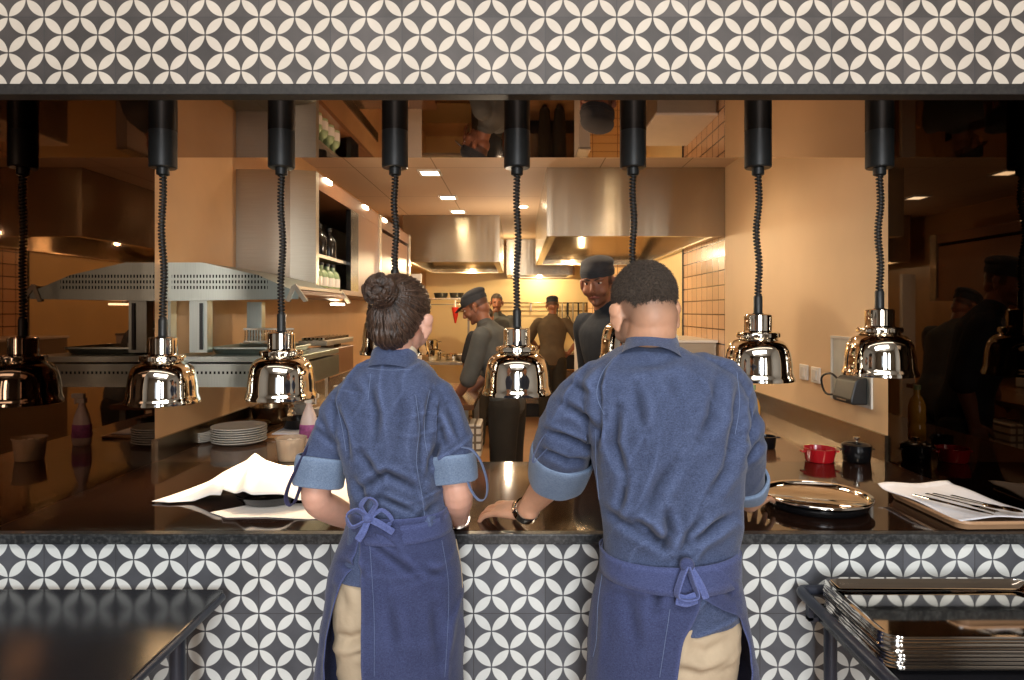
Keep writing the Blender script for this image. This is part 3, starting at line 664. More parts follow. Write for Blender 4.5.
obj('handle', B((-.062, -.043, -.012, .012, .044, .052), (.043, .062, -.012, .012, .044, .052)), M_['black_gloss'], t, bevel=.003)
p = W(752, 440, 209)
t = thing('oil_bottle', 'tall clear bottle of golden oil half hidden by the denim man\'s arm', 'bottle', (p.x, p.y, ZC+.001))
obj('bottle_body', L_([(0, 0), (.034, 0), (.038, .006), (.038, .07), (.035, .08), (.038, .09), (.038, .16), (.03, .19), (.014, .215), (.013, .245), (0, .245)], 28), M_['oil'], t, True)
obj('bottle_cap', L_([(0, .24), (.017, .24), (.017, .262), (0, .262)], 20), mat('pale_green_cap', (150, 170, 120), .4), t, True)
# round tray
p = onc(816, 505); 
t = thing('round_tray', 'large round polished steel tray with a raised rim, under the denim man\'s hand', 'tray', (p.x, p.y-.0, ZC+.001))
R_ = .166
obj('tray_base', L_([(0, 0), (R_*.86, 0), (R_*.9, .006), (R_*.93, .018), (R_*.93, .022), (0, .022)], 64), M_['black_gloss'], t, True)
obj('tray_body', L_([(0, .0225), (R_*.86, .0225), (R_*.9, .026), (R_*.93, .036), (R_*.985, .038), (R_, .035), (R_, .031), (R_*.96, .028), (R_*.9, .0222), (0, .0222)], 96), M_['tray'], t, True)
# tan tray with cloth and cutlery
t = thing('serving_tray', 'tan rectangular tray on the counter\'s right end, lined with white cloth', 'tray', (1.345, 2.005, ZC+.004), rotz=math.radians(92))
obj('tray_body', tray_bm(.36, .25, .026, flare=.01, lip=.008), M_['tan_tray'], t, True)
bm = bmesh.new()
N1, N2 = 26, 20; g_ = [[None]*(N2+1) for _ in range(N1+1)]
for i in range(N1+1):
    for j in range(N2+1):
        x = -.165+.36*i/N1; y = -.12+.245*j/N2
        z = .028+.004*math.sin(x*22+y*9)+.003*math.sin(y*35-x*6)
        e = max(0, abs(x)-.17)/.03; z -= 0
        if x > .165: z += (x-.165)*.3
        g_[i][j] = bm.verts.new((x+.02*(y > .1)*(y-.1)/.08*(-1), y+.012*math.sin(x*9), z))
for i in range(N1):
    for j in range(N2): bm.faces.new((g_[i][j], g_[i+1][j], g_[i+1][j+1], g_[i][j+1]))
o = obj('cloth_napkin', bm, M_['cloth_w'], None, True); o.location = (1.345, 2.005, ZC+.006); o.rotation_euler = (0, 0, math.radians(92)); tag(o, 'white cloth laid across the tan tray beneath the cutlery', 'cloth')
sm = o.modifiers.new('solid', 'SOLIDIFY'); sm.thickness = .002
def lay(o_, x, y, rz, z, lab, cat):
    o_.location = (x, y, z); o_.rotation_euler = (0, 0, rz); return tag(o_, lab, cat)
ZT = ZC+.047
def knife_bm():
    bm = bmesh.new(); prism(bm, [(-.11, -.008), (-.02, -.009), (0, -.007), (.08, -.011), (.115, 0), (.08, .006), (0, .006), (-.02, .009), (-.11, .008)], 'Z', 0, .003); return bm
def fork_bm():
    bm = bmesh.new(); prism(bm, [(-.1, -.006), (.03, -.004), (.05, -.012), (.06, -.012), (.06, .012), (.05, .012), (.03, .004), (-.1, .006)], 'Z', 0, .003)
    for k in range(4): box(bm, .06, .105, -.012+k*.0068, -.0085+k*.0068, 0, .003)
    return bm
def spoon_bm():
    bm = bmesh.new(); prism(bm, [(-.1, -.006), (.04, -.003), (.04, .003), (-.1, .006)], 'Z', 0, .003); ell(bm, (.065, 0, .003), (.03, .019, .004), n=8); return bm
lay(obj('table_knife', knife_bm(), M_['chrome'], None, bevel=.001), 1.275, 1.93, math.radians(-62), ZT, 'steel table knife lying nearest the front on the white cloth', 'knife')
lay(obj('table_fork', fork_bm(), M_['chrome'], None, bevel=.0008), 1.31, 1.945, math.radians(-66), ZT+.001, 'steel fork in the middle of the cutlery on the cloth', 'fork')
lay(obj('table_spoon', spoon_bm(), M_['chrome'], None, True), 1.345, 1.955, math.radians(-58), ZT, 'steel spoon farthest back among the cutlery on the cloth', 'spoon')
lay(obj('table_spoon', spoon_bm(), M_['chrome'], None, True), 1.38, 1.93, math.radians(-64), ZT, 'steel spoon nearest the right side among the cutlery', 'spoon')
# wall switches and hatch on right wall
def onw(px, py):
    s = (px-VX)/XR; return W(px, py, s)
for px, py, lab in ((805, 372, 'white wall switch on the right wall, the one farther from the dark mirror'), (817, 375, 'white wall switch on the right wall, the one nearer the grey hatch')):
    p = onw(px, py); t = thing('wall_switch', lab, 'switch', (XR, p.y, p.z), 'white wall switches')
    obj('switch_plate', B(-.012, 0, -.045, .045, -.04, .04), M_['plastic'], t, bevel=.003); obj('rocker', B(-.016, -.012, -.022, .022, -.026, .026), M_['white'], t, bevel=.001)
y0_, y1_ = onw(873, 0).y, onw(832, 0).y; za, zb_ = H-(400-VY)/234.5-.04, H-(337-VY)/220
t = thing('wall_hatch', 'pale grey wall hatch panel behind the black dispenser on the right wall', 'hatch', (XR, y0_, za))
ww, hh = y1_-y0_, zb_-za
obj('hatch_frame', B((-.008, 0, 0, .012, 0, hh), (-.008, 0, ww-.012, ww, 0, hh), (-.008, 0, .012, ww-.012, hh-.012, hh), (-.008, 0, .012, ww-.012, 0, .012)), M_['white'], t)
obj('hatch_panel', B(-.003, 0, .012, ww-.012, .012, hh-.012), mat('pale_grey_panel', (196, 196, 184), .4), t)
pb = onw(860, 390)
t = thing('wall_dispenser', 'rounded black wall dispenser with a looped cord, over the grey hatch', 'dispenser', (XR-.009, pb.y, pb.z))
bm = bmesh.new(); prism(bm, [(-.001, -.055), (-.066, -.055), (-.074, -.045), (-.074, -.03), (-.055, .045), (-.04, .058), (-.001, .062)], 'Y', -.085, .085)
obj('dispenser_body', bm, M_['black'], t, bevel=.008)
obj('slot', B(-.0755, -.0735, -.04, .04, -.043, -.038), M_['steel'], t)
obj('looped_cord', T([(-.04, .08, .03), (-.05, .15, .06), (-.05, .24, .03), (-.04, .22, -.04), (-.04, .088, -.03)], r=.005, n=8), M_['rubber'], t, True)
# ---------------------------------------------------------------- rear kitchen
def bench(label, x0, x1, y0, y1, m=None, zs=.28):
    t = thing('work_table', label, 'table', ((x0+x1)/2, y0, 0)); w = (x1-x0)/2; d = y1-y0
    obj('tabletop', B(-w, w, 0, d, ZC-.035, ZC), m or M_['steel'], t, bevel=.003)
    obj('lower_shelf', B(-w+.03, w-.03, .03, d-.03, zs, zs+.03), M_['steel_d'], t)
    for sx in (-1, 1):
        for yy in (.04, d-.08): obj('leg', B(sx*(w-.06)-.02, sx*(w-.06)+.02, yy, yy+.04, 0, ZC-.035), M_['steel'], t)
    return t
bench('steel work table in front of the bending chef in grey', -.735, -.29, 4.3, 5.6, M_['counter_back'], .56)
t = obj('perforated_crate', None or B(-.09, .09, -.13, .13, 0, .22), brick_mat('perforated_white_plastic', (224, 214, 196), (120, 104, 84), .05, .05, 'XZ', .5, .008), None, bevel=.01); t.location = (-.335, 4.48, .592)
tag(t, 'white perforated crate on the shelf under the steel work table', 'crate')
bench('long steel work table in the rear kitchen holding the steel pots', -1.4, -.42, 7.9, 8.8)
t = thing('cooking_range', 'dark cooking range with steel top in front of the far back wall', 'range', (.5, 9.7, 0))
obj('range_body', B(-.85, .95, 0, .8, 0, ZC-.03), M_['dark'], t); obj('range_top', B(-.87, .97, -.03, .82, ZC-.03, ZC), M_['steel'], t, bevel=.003)
obj('oven_rail', T([(-.7, -.04, .7, .012, .012), (.8, -.04, .7, .012, .012)], n=8, per=2), M_['chrome'], t, True)
obj('oven_door', B(-.6, -.05, -.02, 0, .2, .68), M_['steel_d'], t); obj('oven_door', B(.05, .7, -.02, 0, .2, .68), M_['steel_d'], t)
def pot(lab, x, y, z, r, h):
    t = thing('stock_pot', lab, 'pot', (x, y, z))
    obj('pot_body', L_([(0, 0), (r*.97, 0), (r, .01), (r, h), (r+.006, h+.003), (r-.004, h), (r-.006, .012), (0, .01)], 28), M_['chrome'], t, True)
    for sx in (-1, 1): obj('handle', T([(sx*r, -.04, h*.8), (sx*(r+.035), -.03, h*.82), (sx*(r+.035), .03, h*.82), (sx*r, .04, h*.8)], r=.006, n=6), M_['chrome'], t, True)
pot('wide steel pot on the far work table, left of the hanging lamp', -1.1, 8.2, ZC+.001, .14, .13)
pot('smaller steel pot stacked on top of the wide steel pot', -1.1, 8.2, ZC+.142, .10, .11)
pot('low steel pot on the far work table beside the bending chef', -.82, 8.3, ZC+.001, .10, .07)
for k in range(6):
    o = obj('plate', L_([(r, z) for r, z in PLP], 28), M_['white'], None, True); o.location = (-.62+(.0 if k < 3 else -.02), 8.2, ZC+.001+k*.0115); tag(o, 'white plate in the far stack behind the bending chef', 'plate', 'white plates stacked on the far table')
# wall shelf with pans
t = thing('wall_shelf', 'narrow steel wall shelf on the far left carrying black pans', 'shelf', (-1.2, 9.0, H+.16))
obj('shelf_board', B(-.28, .52, 0, .35, 0, .02), M_['trim'], t); obj('shelf_rail', T([(-.28, .01, -.07, .008, .008), (.52, .01, -.07, .008, .008)], n=8, per=2), M_['steel'], t, True)
obj('bracket', B((-.27, -.25, .0, .35, -.08, 0), (.49, .51, .0, .35, -.08, 0)), M_['steel'], t)
obj('post', B((-.27, -.24, .33, .35, -H-.16, 0), (.48, .51, .33, .35, -H-.16, 0)), M_['steel'], t)
for k, x in enumerate((-1.35, -1.08, -.86)): 
    pan('frying_pan', ['black pan at the left end of the far wall shelf', 'black pan in the middle of the far wall shelf', 'black pan at the right end of the far wall shelf'][k], 'pan', Vector((x, 9.18, H+.181)), .10, .07, M_['black'], None)
t = thing('sauce_bottle', 'red cone-shaped squeeze bottle hanging below the far pan shelf', 'bottle', (-.86, 8.99, H-.17))
obj('bottle_body', L_([(0, 0), (.012, .005), (.05, .19), (.05, .22), (0, .225)], 20), M_['redpl'], t, True); obj('bottle_hook', L_([(0, .22), (.012, .222), (.012, .32), (0, .322)], 10), M_['white'], t, True)
# rails with utensils on back wall
t = thing('utensil_rail', 'pair of long steel rails across the far yellow wall', 'rail', (.2, YE-.05, H+.13))
for z in (.0, -.13): obj('rail', T([(-1.2, 0, z, .009, .009), (1.0, 0, z, .009, .009)], n=8, per=2), M_['steel_d'], t, True)
obj('rail_mount', B((-1.0, -.98, 0, .05, -.14, .01), (.0, .02, 0, .05, -.14, .01), (.9, .92, 0, .05, -.14, .01)), M_['steel_d'], t)
rr = random.Random(11)
kinds = []
def ladle():
    bm = T([(0, 0, 0, .007, .007), (0, 0, -.3, .007, .007)], n=6, per=2); ell(bm, (0, -.02, -.34), (.045, .04, .035), n=8); return bm
def spat():
    bm = T([(0, 0, 0, .007, .007), (0, 0, -.25, .007, .007)], n=6, per=2); box(bm, -.035, .035, -.003, .003, -.38, -.25); return bm
def whisk():
    bm = T([(0, 0, 0, .011, .011), (0, 0, -.16, .011, .011)], n=6, per=2)
    for k in range(4):
        a = k*math.pi/4; ca, sa = math.cos(a), math.sin(a)
        tube(bm, [(0, 0, -.16, .003, .003), (.04*ca, .04*sa, -.28, .003, .003), (0, 0, -.36, .003, .003), (-.04*ca, -.04*sa, -.28, .003, .003), (0, 0, -.16, .003, .003)], n=5, per=4)
    return bm
for k in range(9):
    kind = ('ladle', 'spatula', 'whisk')[k % 3]; bm = (ladle, spat, whisk)[k % 3]()
    bmesh.ops.scale(bm, vec=(1.7, 1, 1.15), verts=bm.verts); o = obj(kind, bm, M_['steel'] if k % 2 else M_['dark'], None, True); o.location = (.63+k*.085, YE-.062, H+.128-(.0 if k % 2 else .0))
    tag(o, {'ladle': 'hanging ladle on the far utensil rail, right of the chef with his back turned', 'spatula': 'hanging flat spatula on the far utensil rail, right of the chef with his back turned', 'whisk': 'hanging whisk on the far utensil rail, right of the chef with his back turned'}[kind], kind, 'utensils on the far rail: '+kind)
t = thing('equipment_panel', 'tall pale grey steel panel end standing left of the capped chef', 'panel', (.60, 5.9, 0))
obj('panel_body', B(-.05, .05, 0, .5, 0, H-.22), M_['plastic'], t, bevel=.004); obj('panel_cap', B(-.055, .055, -.005, .505, H-.22, H-.20), M_['steel'], t)
t = thing('steel_unit', 'pale steel kitchen unit against the tiled right wall', 'unit', (1.25, 4.95, 0))
obj('unit_body', B(-.2, .25, 0, .9, 0, H-.24), M_['steel'], t, bevel=.004); obj('unit_top', B(-.21, .26, -.01, .91, H-.24, H-.22), M_['plastic'], t, bevel=.003)
t = thing('white_post', 'narrow white vertical panel where the left wall cabinet ends', 'panel', (-1.09, 6.9, 0))
obj('panel_body', B(-.07, .07, 0, .05, 0, H+.39), M_['plastic'], t, bevel=.004)
# ================================================================== FOREGROUND FURNITURE
def table(label, X0, X1, Yb, Yn, Z, m, th=.02, legx=None):
    t = thing('dining_table', label, 'table', ((X0+X1)/2, Yn, 0)); w = (X1-X0)/2; d = Yb-Yn
    bm = bmesh.new(); r = .02; pts = []
    for cx, cy, a0 in ((w-r, d-r, 0), (-w+r, d-r, 90), (-w+r, r, 180), (w-r, r, 270)):
        for k in range(5): a = math.radians(a0+22.5*k); pts.append((cx+r*math.cos(a), cy+r*math.sin(a)))
    prism(bm, pts, 'Z', Z-th, Z); obj('tabletop', bm, m, t, bevel=.003)
    return t, w, d
t, w_, d_ = table('black table with a smooth top in the left foreground', -2.0, -.803, 1.80, .75, .803, M_['table'])
obj('edge_tube', T([(w_-.004, .02, .788, .012, .012), (w_-.004, d_-.02, .788, .012, .012)], n=10, per=2), M_['frame'], t, True)
for sx in (-1, 1):
    for yy in (.12, d_-.14): obj('leg', T([(sx*(w_-.06), yy, .0, .019, .019), (sx*(w_-.06), yy, .786, .019, .019)], n=14, per=2, cap=False), M_['frame'], t, True)
t = thing('tray_stand', 'low dark tubular stand carrying the stacked steel trays, right foreground', 'stand', (1.2, 1.24, .006))
xs0, xs1 = -.43, .45
obj('stand_top', B(xs0+.02, xs1, .0, .56, .745, .757), M_['table'], t)
obj('frame_tube', T([(xs1, .555, .797), (xs0+.20, .555, .797), (xs0+.03, .555, .797), (xs0+.008, .547, .797), (xs0, .525, .797), (xs0, .40, .797), (xs0, .10, .797), (xs0, .01, .797), (xs0+.01, -.014, .797), (xs0+.035, -.02, .797), (xs0+.2, -.02, .797), (xs1, -.02, .797)], r=.014, n=10), M_['frame'], t, True)

for yy in (.05, .48): obj('frame_stay', B((xs0-.006, xs0+.006, yy, yy+.02, .747, .80), (xs0-.006, xs0+.03, yy, yy+.02, .745, .755)), M_['frame'], t)
for x, yy in ((xs0+.06, .5), (xs0+.06, .05), (xs1-.05, .5), (xs1-.05, .05)): obj('leg', T([(x, yy, -.006, .017, .017), (x, yy, .75, .017, .017)], n=12, per=2, cap=False), M_['frame'], t, True)
tb = tray_bm(.55, .325, .022, flare=.014, lip=.013); me_t = bpy.data.meshes.new('serving_tray'); bmesh.ops.recalc_face_normals(tb, faces=tb.faces); tb.to_mesh(me_t); tb.free(); me_t.materials.append(M_['tray']); me_t.shade_smooth(); me_t.set_sharp_from_angle(angle=math.radians(50))
NT = 9; ZTR = .757+.006+.0035
for k in range(NT):
    o = bpy.data.objects.new('steel_tray', me_t); C.objects.link(o)
    o.location = (1.08+rng.uniform(-.005, .005), 1.598+rng.uniform(-.003, .003), ZTR+.008*k); o.rotation_euler = (0, 0, math.radians(rng.uniform(-.4, .4)))
    if k == NT-1: tag(o, 'polished steel tray on top of the stack, right foreground', 'tray')
    elif k == 0: tag(o, 'lowest polished steel tray of the stack, resting on the stand', 'tray')
    else: tag(o, 'polished steel tray inside the stack on the dark stand', 'tray', 'steel trays inside the stack')
# ================================================================== PAPER ON THE PASS
def paper_sheet():
    bm = bmesh.new(); nx, ny = 60, 30; g = {}
    # left tip (158,502) .. right (355,500); ridge over hidden dish
    for i in range(nx+1):
        u = i/nx
        for j in range(ny+1):
            v = j/ny
            yb_ = 2.48-.30*((u-.48)**2+.012)**.5; yf = 2.09-.09*u+.025*math.sin(u*9)
            if u < .28: yb_ = yf+.012+(yb_-yf-.012)*(u/.28)**.75
            y = yf+(yb_-yf)*v
            x = -1.115+.60*u-.06*v*(1-u)
            bump_ = math.sin(math.pi*min(1, u*1.02)**.9)**.75*(.35+.65*math.sin(math.pi*(v*.85+.12)))
            z = .006+.086*bump_*min(1, u/.22)**.8
            z += .012*math.sin(u*13+v*5)*bump_+.009*math.sin(u*7-v*11)*bump_-.012*abs(math.sin(u*9+v*4+.5))*bump_
            z += .02*max(0, 1-abs(u-.32-(1-v)*.12)/.05)*bump_ - .015*max(0, 1-abs(u-.72+v*.10)/.06)*bump_
            if v < .12: z = max(.006, z-.02*(1-v/.12)*(1 if (u < .3 or u > .78) else .0))
            g[i, j] = bm.verts.new((x, y, max(.004, z)))
    for i in range(nx):
        for j in range(ny): bm.faces.new((g[i, j], g[i+1, j], g[i+1, j+1], g[i, j+1]))
    return bm
o = obj('paper_sheet', paper_sheet(), M_['paper'], None, True); o.location = (0, 0, ZC+.001); tag(o, 'large crumpled white paper sheet draped over a dish, brightly lit under the heat lamps', 'paper')
sm = o.modifiers.new('solid', 'SOLIDIFY'); sm.thickness = .0012
o = obj('paper_sheet', (lambda bm: (prism(bm, [(-.17, -.02), (-.10, -.07), (.02, -.065), (.15, -.085), (.26, -.07), (.30, -.02), (.2, .08), (-.08, .06)], 'Z', 0, .0012), bm)[1])(bmesh.new()), M_['paper'], None); o.location = (-.77, 2.02, ZC+.0015); tag(o, 'flat white paper sheet lying under the draped one, at the counter edge', 'paper')
p_ = thing('oval_dish', 'dark shallow dish under the draped white paper', 'dish', (-.80, 2.13, ZC+.003))
obj('dish_body', L_([(0, 0), (.08, 0), (.09, .004), (.115, .03), (.118, .032), (.112, .032), (.088, .008), (0, .006)], 40), M_['black_gloss'], p_, True)
# ================================================================== PEOPLE
def loft(bm, rings, n=48, per=4, sup=2.3, sx=1, sy=1):
    """stack of horizontal ovals traced as (photo row, left, right, depth, half thickness)"""
    R = []
    for py, xl, xr, Yc, hd in rings:
        s = FP/Yc; R.append((( (xl+xr)/2-VX)/s, Yc, H-(py-VY)/s, (xr-xl)/2/s*sx, hd*sy))
    P = cat_rom(R, per); rows = []
    for x, y, z, a, b in P:
        row = []
        for k in range(n):
            t = 2*math.pi*k/n; ct = math.copysign(abs(math.cos(t))**(2/sup), math.cos(t)); st_ = math.copysign(abs(math.sin(t))**(2/sup), math.sin(t))
            row.append(bm.verts.new((x+a*ct, y+b*st_, z)))
        rows.append(row)
    for r0, r1 in zip(rows, rows[1:]):
        for k in range(n): j = (k+1) % n; bm.faces.new((r0[k], r0[j], r1[j], r1[k]))
    bm.faces.new(rows[0]); bm.faces.new(rows[-1][::-1]); return bm
def hand(bm, w, d, n, side, k=1.0, curl=.35, spread=.12, thumb=.75):
    """w wrist, d finger direction, n back-of-hand normal, side +1 left / -1 right"""
    w = Vector(w); d = Vector(d).normalized(); n = Vector(n); n = (n-d*n.dot(d)).normalized(); l = d.cross(n)*side
    Lp = .088*k
    kn = w+d*Lp
    tube(bm, [(*(w-d*.02*k), .026*k, .020*k), (*(w+d*.02*k), .031*k, .018*k), (*(w+d*.055*k+n*.003), .040*k, .016*k), (*(w+d*.085*k), .040*k, .0125*k)], n=16, per=3, lat=l, sup=2.4)
    for i, (off, ln, r) in enumerate(((.030, .070, .0092), (.0105, .079, .0095), (-.0095, .073, .0092), (-.0285, .058, .0080))):
        base = w+d*(Lp-.012*k-.004*k*abs(i-1))+l*off*k; a = math.radians(0); dirv = (d+l*(off/.03)*spread).normalized()
        p = base; pts = [(*p, r*k*1.05, r*k*1.05)]; c = 0
        p = p+dirv*.016*k; pts.append((*p, r*k*1.05, r*k*1.05))
        for j, f in enumerate((.46, .30, .24)):
            c += curl*(.55, 1.0, .8)[j]; v = (dirv*math.cos(c)-n*math.sin(c)); p = p+v*ln*f*k; rr_ = r*k*(1.0, .92, .80)[j]; pts.append((*p, rr_, rr_))
        tube(bm, pts, n=10, per=3)
    tb = w+d*.022*k+l*.024*k-n*.004
    v1 = (d*.62+l*thumb-n*.15).normalized(); v2 = (d*.85+l*thumb*.45-n*.25).normalized()
    p1 = tb+v1*.040*k; p2 = p1+v2*.032*k; p3 = p2+(v2*.9-n*.15-l*.1).normalized()*.022*k
    tube(bm, [(*tb, .016*k, .014*k), (*p1, .0125*k, .0115*k), (*p2, .0108*k, .010*k), (*p3, .0085*k, .008*k)], n=10, per=3)
def head_geo(bm, hc, R, k=1.0, fem=False):
    def P(x, y, z): return Vector(hc)+R @ Vector((x*k, y*k, z*k))
    def E(c, r, rx=0, ry=0, rz=0): ell(bm, P(*c), [v*k for v in r], R @ Euler((rx, ry, rz)).to_matrix())
    j = .93 if fem else 1
    E((0, -.014, .034), (.074, .095, .086)); E((0, .022, -.012), (.064*j, .074, .088)); E((0, .030, -.066), (.047*j, .052, .040))
    E((0, .070, -.088), (.022*j, .020, .018)); E((0, -.045, -.02), (.060, .055, .06))
    for s in (-1, 1):
        E((s*.040*j, .058, -.028), (.024, .026, .026)); E((s*.032, .079, .030), (.028, .014, .009))
        # ear
        E((s*.080, -.006, -.006), (.008, .020, .031), .12, 0, s*-.6); E((s*.086, -.014, .010), (.007, .016, .018), 0, 0, s*-.6); E((s*.080, .0, -.033), (.007, .010, .012))
    tube(bm, [(*P(0, .086, .020), .008*k, .008*k), (*P(0, .104, -.008), .010*k, .009*k), (*P(0, .112, -.024), .014*k, .010*k), (*P(0, .098, -.034), .013*k, .006*k)], n=12, per=3, lat=R @ Vector((1, 0, 0)))
    return P
def face_parts(root, hc, R, k=1.0, brow=M_['hair_m'], lip=M_['lip']):
    def P(x, y, z): return Vector(hc)+R @ Vector((x*k, y*k, z*k))
    for s in (-1, 1):
        e = obj('eye', ell(bmesh.new(), P(s*.031, .0745, .012), (.0125*k, .0125*k, .0062*k), R, 8), M_['eye'], root, True)
        obj('iris', ell(bmesh.new(), P(s*.031, .0850, .012), (.0056*k, .0028*k, .0052*k), R, 6), M_['iris'], e, True)
        obj('eyebrow', T([(*P(s*.014, .089, .028), .003*k, .004*k), (*P(s*.032, .090, .034), .0035*k, .0045*k), (*P(s*.052, .074, .029), .002*k, .002*k)], n=8, per=3), brow, root, True)
    obj('lips', T([(*P(-.024, .084, -.058), .002*k, .003*k), (*P(0, .0945, -.056), .004*k, .0075*k), (*P(.024, .084, -.058), .002*k, .003*k)], n=8, per=3), lip, root, True)
def paint_stubble(me, hc, R, k, fn):
    v = vget(me); Ri = np.array(R.transposed()); q = ((v-np.array(hc)) @ Ri.T)/k
    f = fn(q); at = me.attributes.new('stubble', 'FLOAT', 'POINT'); at.data.foreach_set('value', np.clip(f, 0, 1).astype(np.float32))
def shoe(name, root, an, d, k=1.0):
    d = Vector(d).normalized(); a = Vector(an)
    def q(f, u, z): p = a+d*f*k; return (p.x, p.y, z*k)
    obj(name, T([(*q(-.05, 0, .045), .036*k, .042*k), (*q(.02, 0, .045), .040*k, .045*k), (*q(.10, 0, .032), .046*k, .032*k), (*q(.17, 0, .026), .040*k, .025*k)], n=20, lat=(d.y, -d.x, 0)), M_['shoe'], root, True)
def smooth_obj(name, me, m, parent): 
    o = link(name, me, m, parent, True); return o
# ---------------------------------------------------------------- seamed, folded denim jacket
def strands_to(name, root, src, target, count, m, r=.0009, seed=1, filt=None, up=.0015):
    """fine hairs combed over a surface towards a point"""
    bv = bvh_of(src); me = src.data; rr = random.Random(seed); bm = bmesh.new(); vs_ = [v.co.copy() for v in me.vertices]; t = Vector(target); made = 0
    while made < count:
        p = vs_[rr.randrange(len(vs_))]
        made += 1
        if filt and not filt(p): continue
        pts = []; q = p.copy(); stp = rr.uniform(.006, .009)
        for _ in range(rr.randint(5, 9)):
            h, n, i, dd = bv.find_nearest(q)
            if h is None: break
            pts.append(h+n*up*rr.uniform(.2, 1.1)); v = (t-h); v = v-n*v.dot(n)
            if v.length < .012: break
            v.normalize(); q = h+(v+Vector((rr.uniform(-.12, .12), rr.uniform(-.12, .12), rr.uniform(-.12, .12)))).normalized()*stp
        if len(pts) > 2: tube(bm, [(*a, r, r) for a in pts], n=4, per=1, cap=False)
    o = obj(name, bm, m, root, True); o['kind'] = 'stuff'; return o
def make_apron(name, root, rows, m, Yf, n=90, th=.0022, foldset=(), seed=3):
    rows_ = cat_rom([(a, b, c, d, e, f, g) for a, b, c, d, e, f, g in rows], 5); bm = bmesh.new(); grid = []
    for py, xl, xr, ol, orr, Yc, hd in rows_:
        s = FP/Yc; cx = (xl+xr)/2; hw = (xr-xl)/2
        a0 = -math.acos(max(-1, min(1, (orr-cx)/hw))); a1 = 2*math.pi-math.acos(max(-1, min(1, (ol-cx)/hw)))
        row = []
        for k in range(n+1):
            t = a0+(a1-a0)*k/n; e = max(0, (1-min(k, n-k)/n*12)) ; rr_ = 1-.02*0
            row.append(bm.verts.new(((cx-VX)/s+hw/s*math.cos(t), Yc+hd*math.sin(t), H-(py-VY)/s)))
        grid.append(row)
    for r0, r1 in zip(grid, grid[1:]):
        for k in range(n): bm.faces.new((r0[k], r0[k+1], r1[k+1], r1[k]))
    bmesh.ops.subdivide_edges(bm, edges=bm.edges[:], cuts=1, use_grid_fill=True)
    o = obj(name, bm, m, root, True); v = vget(o.data); 
    nn = nget(o.data); c = v.mean(0); out = np.sign(((v-c)*nn).sum(1).mean())
    if out < 0: o.data.flip_normals()
    folds(o.data, foldset, True, .003, 2.5, seed)
    sm = o.modifiers.new('solid', 'SOLIDIFY'); sm.thickness = th; sm.offset = -1
    return o
# ================================================================ WOMAN
Yw = 1.67
wm = thing('person', 'person in short-sleeved blue denim jacket and apron, hair in a bun, leaning on the counter', 'person', (0, 0, 0))
wr = [(360, 368, 416, 1.685, .05), (367, 356, 430, 1.68, .068), (377, 346, 438, 1.675, .083), (392, 338, 444, 1.67, .095), (420, 337, 441, 1.665, .104), (450, 341, 440, 1.66, .102), (475, 348, 441, 1.655, .096), (500, 353, 443, 1.65, .092), (520, 350, 447, 1.645, .098), (545, 343, 451, 1.64, .106), (571, 337, 455, 1.635, .110)]
hcw = WY(401, 322, 1.70); Rw = Euler((math.radians(-14), math.radians(4), math.radians(-14))).to_matrix()
def Wp(px, py, Y, *r): return (*WY(px, py, Y), *r)
eLw, eRw = WY(317, 499, 1.655), WY(458, 497, 1.66); wLw, wRw = WY(372, 527, 1.835), WY(460, 521, 1.855)
bm = bmesh.new(); loft(bm, wr, sx=.86, sy=.8)
tube(bm, [(*WY(392, 372, 1.675), .058, .052), (*WY(395, 352, 1.685), .047, .047), (*(hcw+Rw @ Vector((0, -.02, -.04))), .047, .05)], n=20, lat=(1, 0, 0))
head_geo(bm, hcw, Rw, .93, True)
tube(bm, [Wp(354, 396, 1.67, .032), Wp(334, 430, 1.665, .038), Wp(320, 470, 1.66, .038), (*eLw, .037), Wp(335, 511, 1.72, .036), Wp(355, 520, 1.785, .028), (*wLw, .022, .020)], n=16)
tube(bm, [Wp(432, 396, 1.67, .032), Wp(446, 430, 1.665, .038), Wp(454, 470, 1.66, .039), (*eRw, .038), Wp(457, 507, 1.74, .037), Wp(459, 516, 1.81, .028), (*wRw, .022, .020)], n=16)
hand(bm, wLw, (.55, .8, -.12), (0, 0, 1), 1, .92, .25); hand(bm, wRw, (-.25, .95, -.16), (0, 0, 1), -1, .92, .25)
for px in (370, 418):
    x = (px-VX)/395.
    tube(bm, [(x, 1.645, .93, .07, .075), (x*1.0, 1.645, .75, .066, .066), (x*.99, 1.65, .48, .045, .05), (x*.985, 1.64, .32, .042, .045), (x*.98, 1.63, .09, .028, .034), (x*.98, 1.66, .04, .03, .035)], n=16)
me = remesh(bm, .0042, 3); paint_stubble(me, hcw, Rw, .93, lambda q: q[:, 0]*0)
body = smooth_obj('body', me, M_['skin_w'], wm); face_parts(wm, hcw, Rw, .93, M_['hair'])
# hair
bm = bmesh.new(); Pw = lambda x, y, z: hcw+Rw @ Vector((x, y, z))*.93
ell(bm, Pw(0, -.026, .042), (.079*.97, .098*.95, .084*.96), Rw); ell(bm, Pw(0, -.052, .0), (.072*.95, .066*.95, .075*.95), Rw); ell(bm, Pw(0, -.056, -.045), (.050, .048, .042), Rw)
bm2 = bmesh.new()
me = remesh(bm, .0035, 4); v = vget(me); Ri = np.array(Rw.transposed()); q = ((v-np.array(hcw)) @ Ri.T)/.93
n_ = nget(me); bun_c = WY(381, 290, 1.58)
dv = v-np.array(bun_c); ang = np.arctan2(dv[:, 0], dv[:, 2]); vset(me, v+n_*(.0016*np.sin(ang*46+pseudo(v, 20, 4)*3)+.0012*pseudo(v, 30, 2))[:, None])
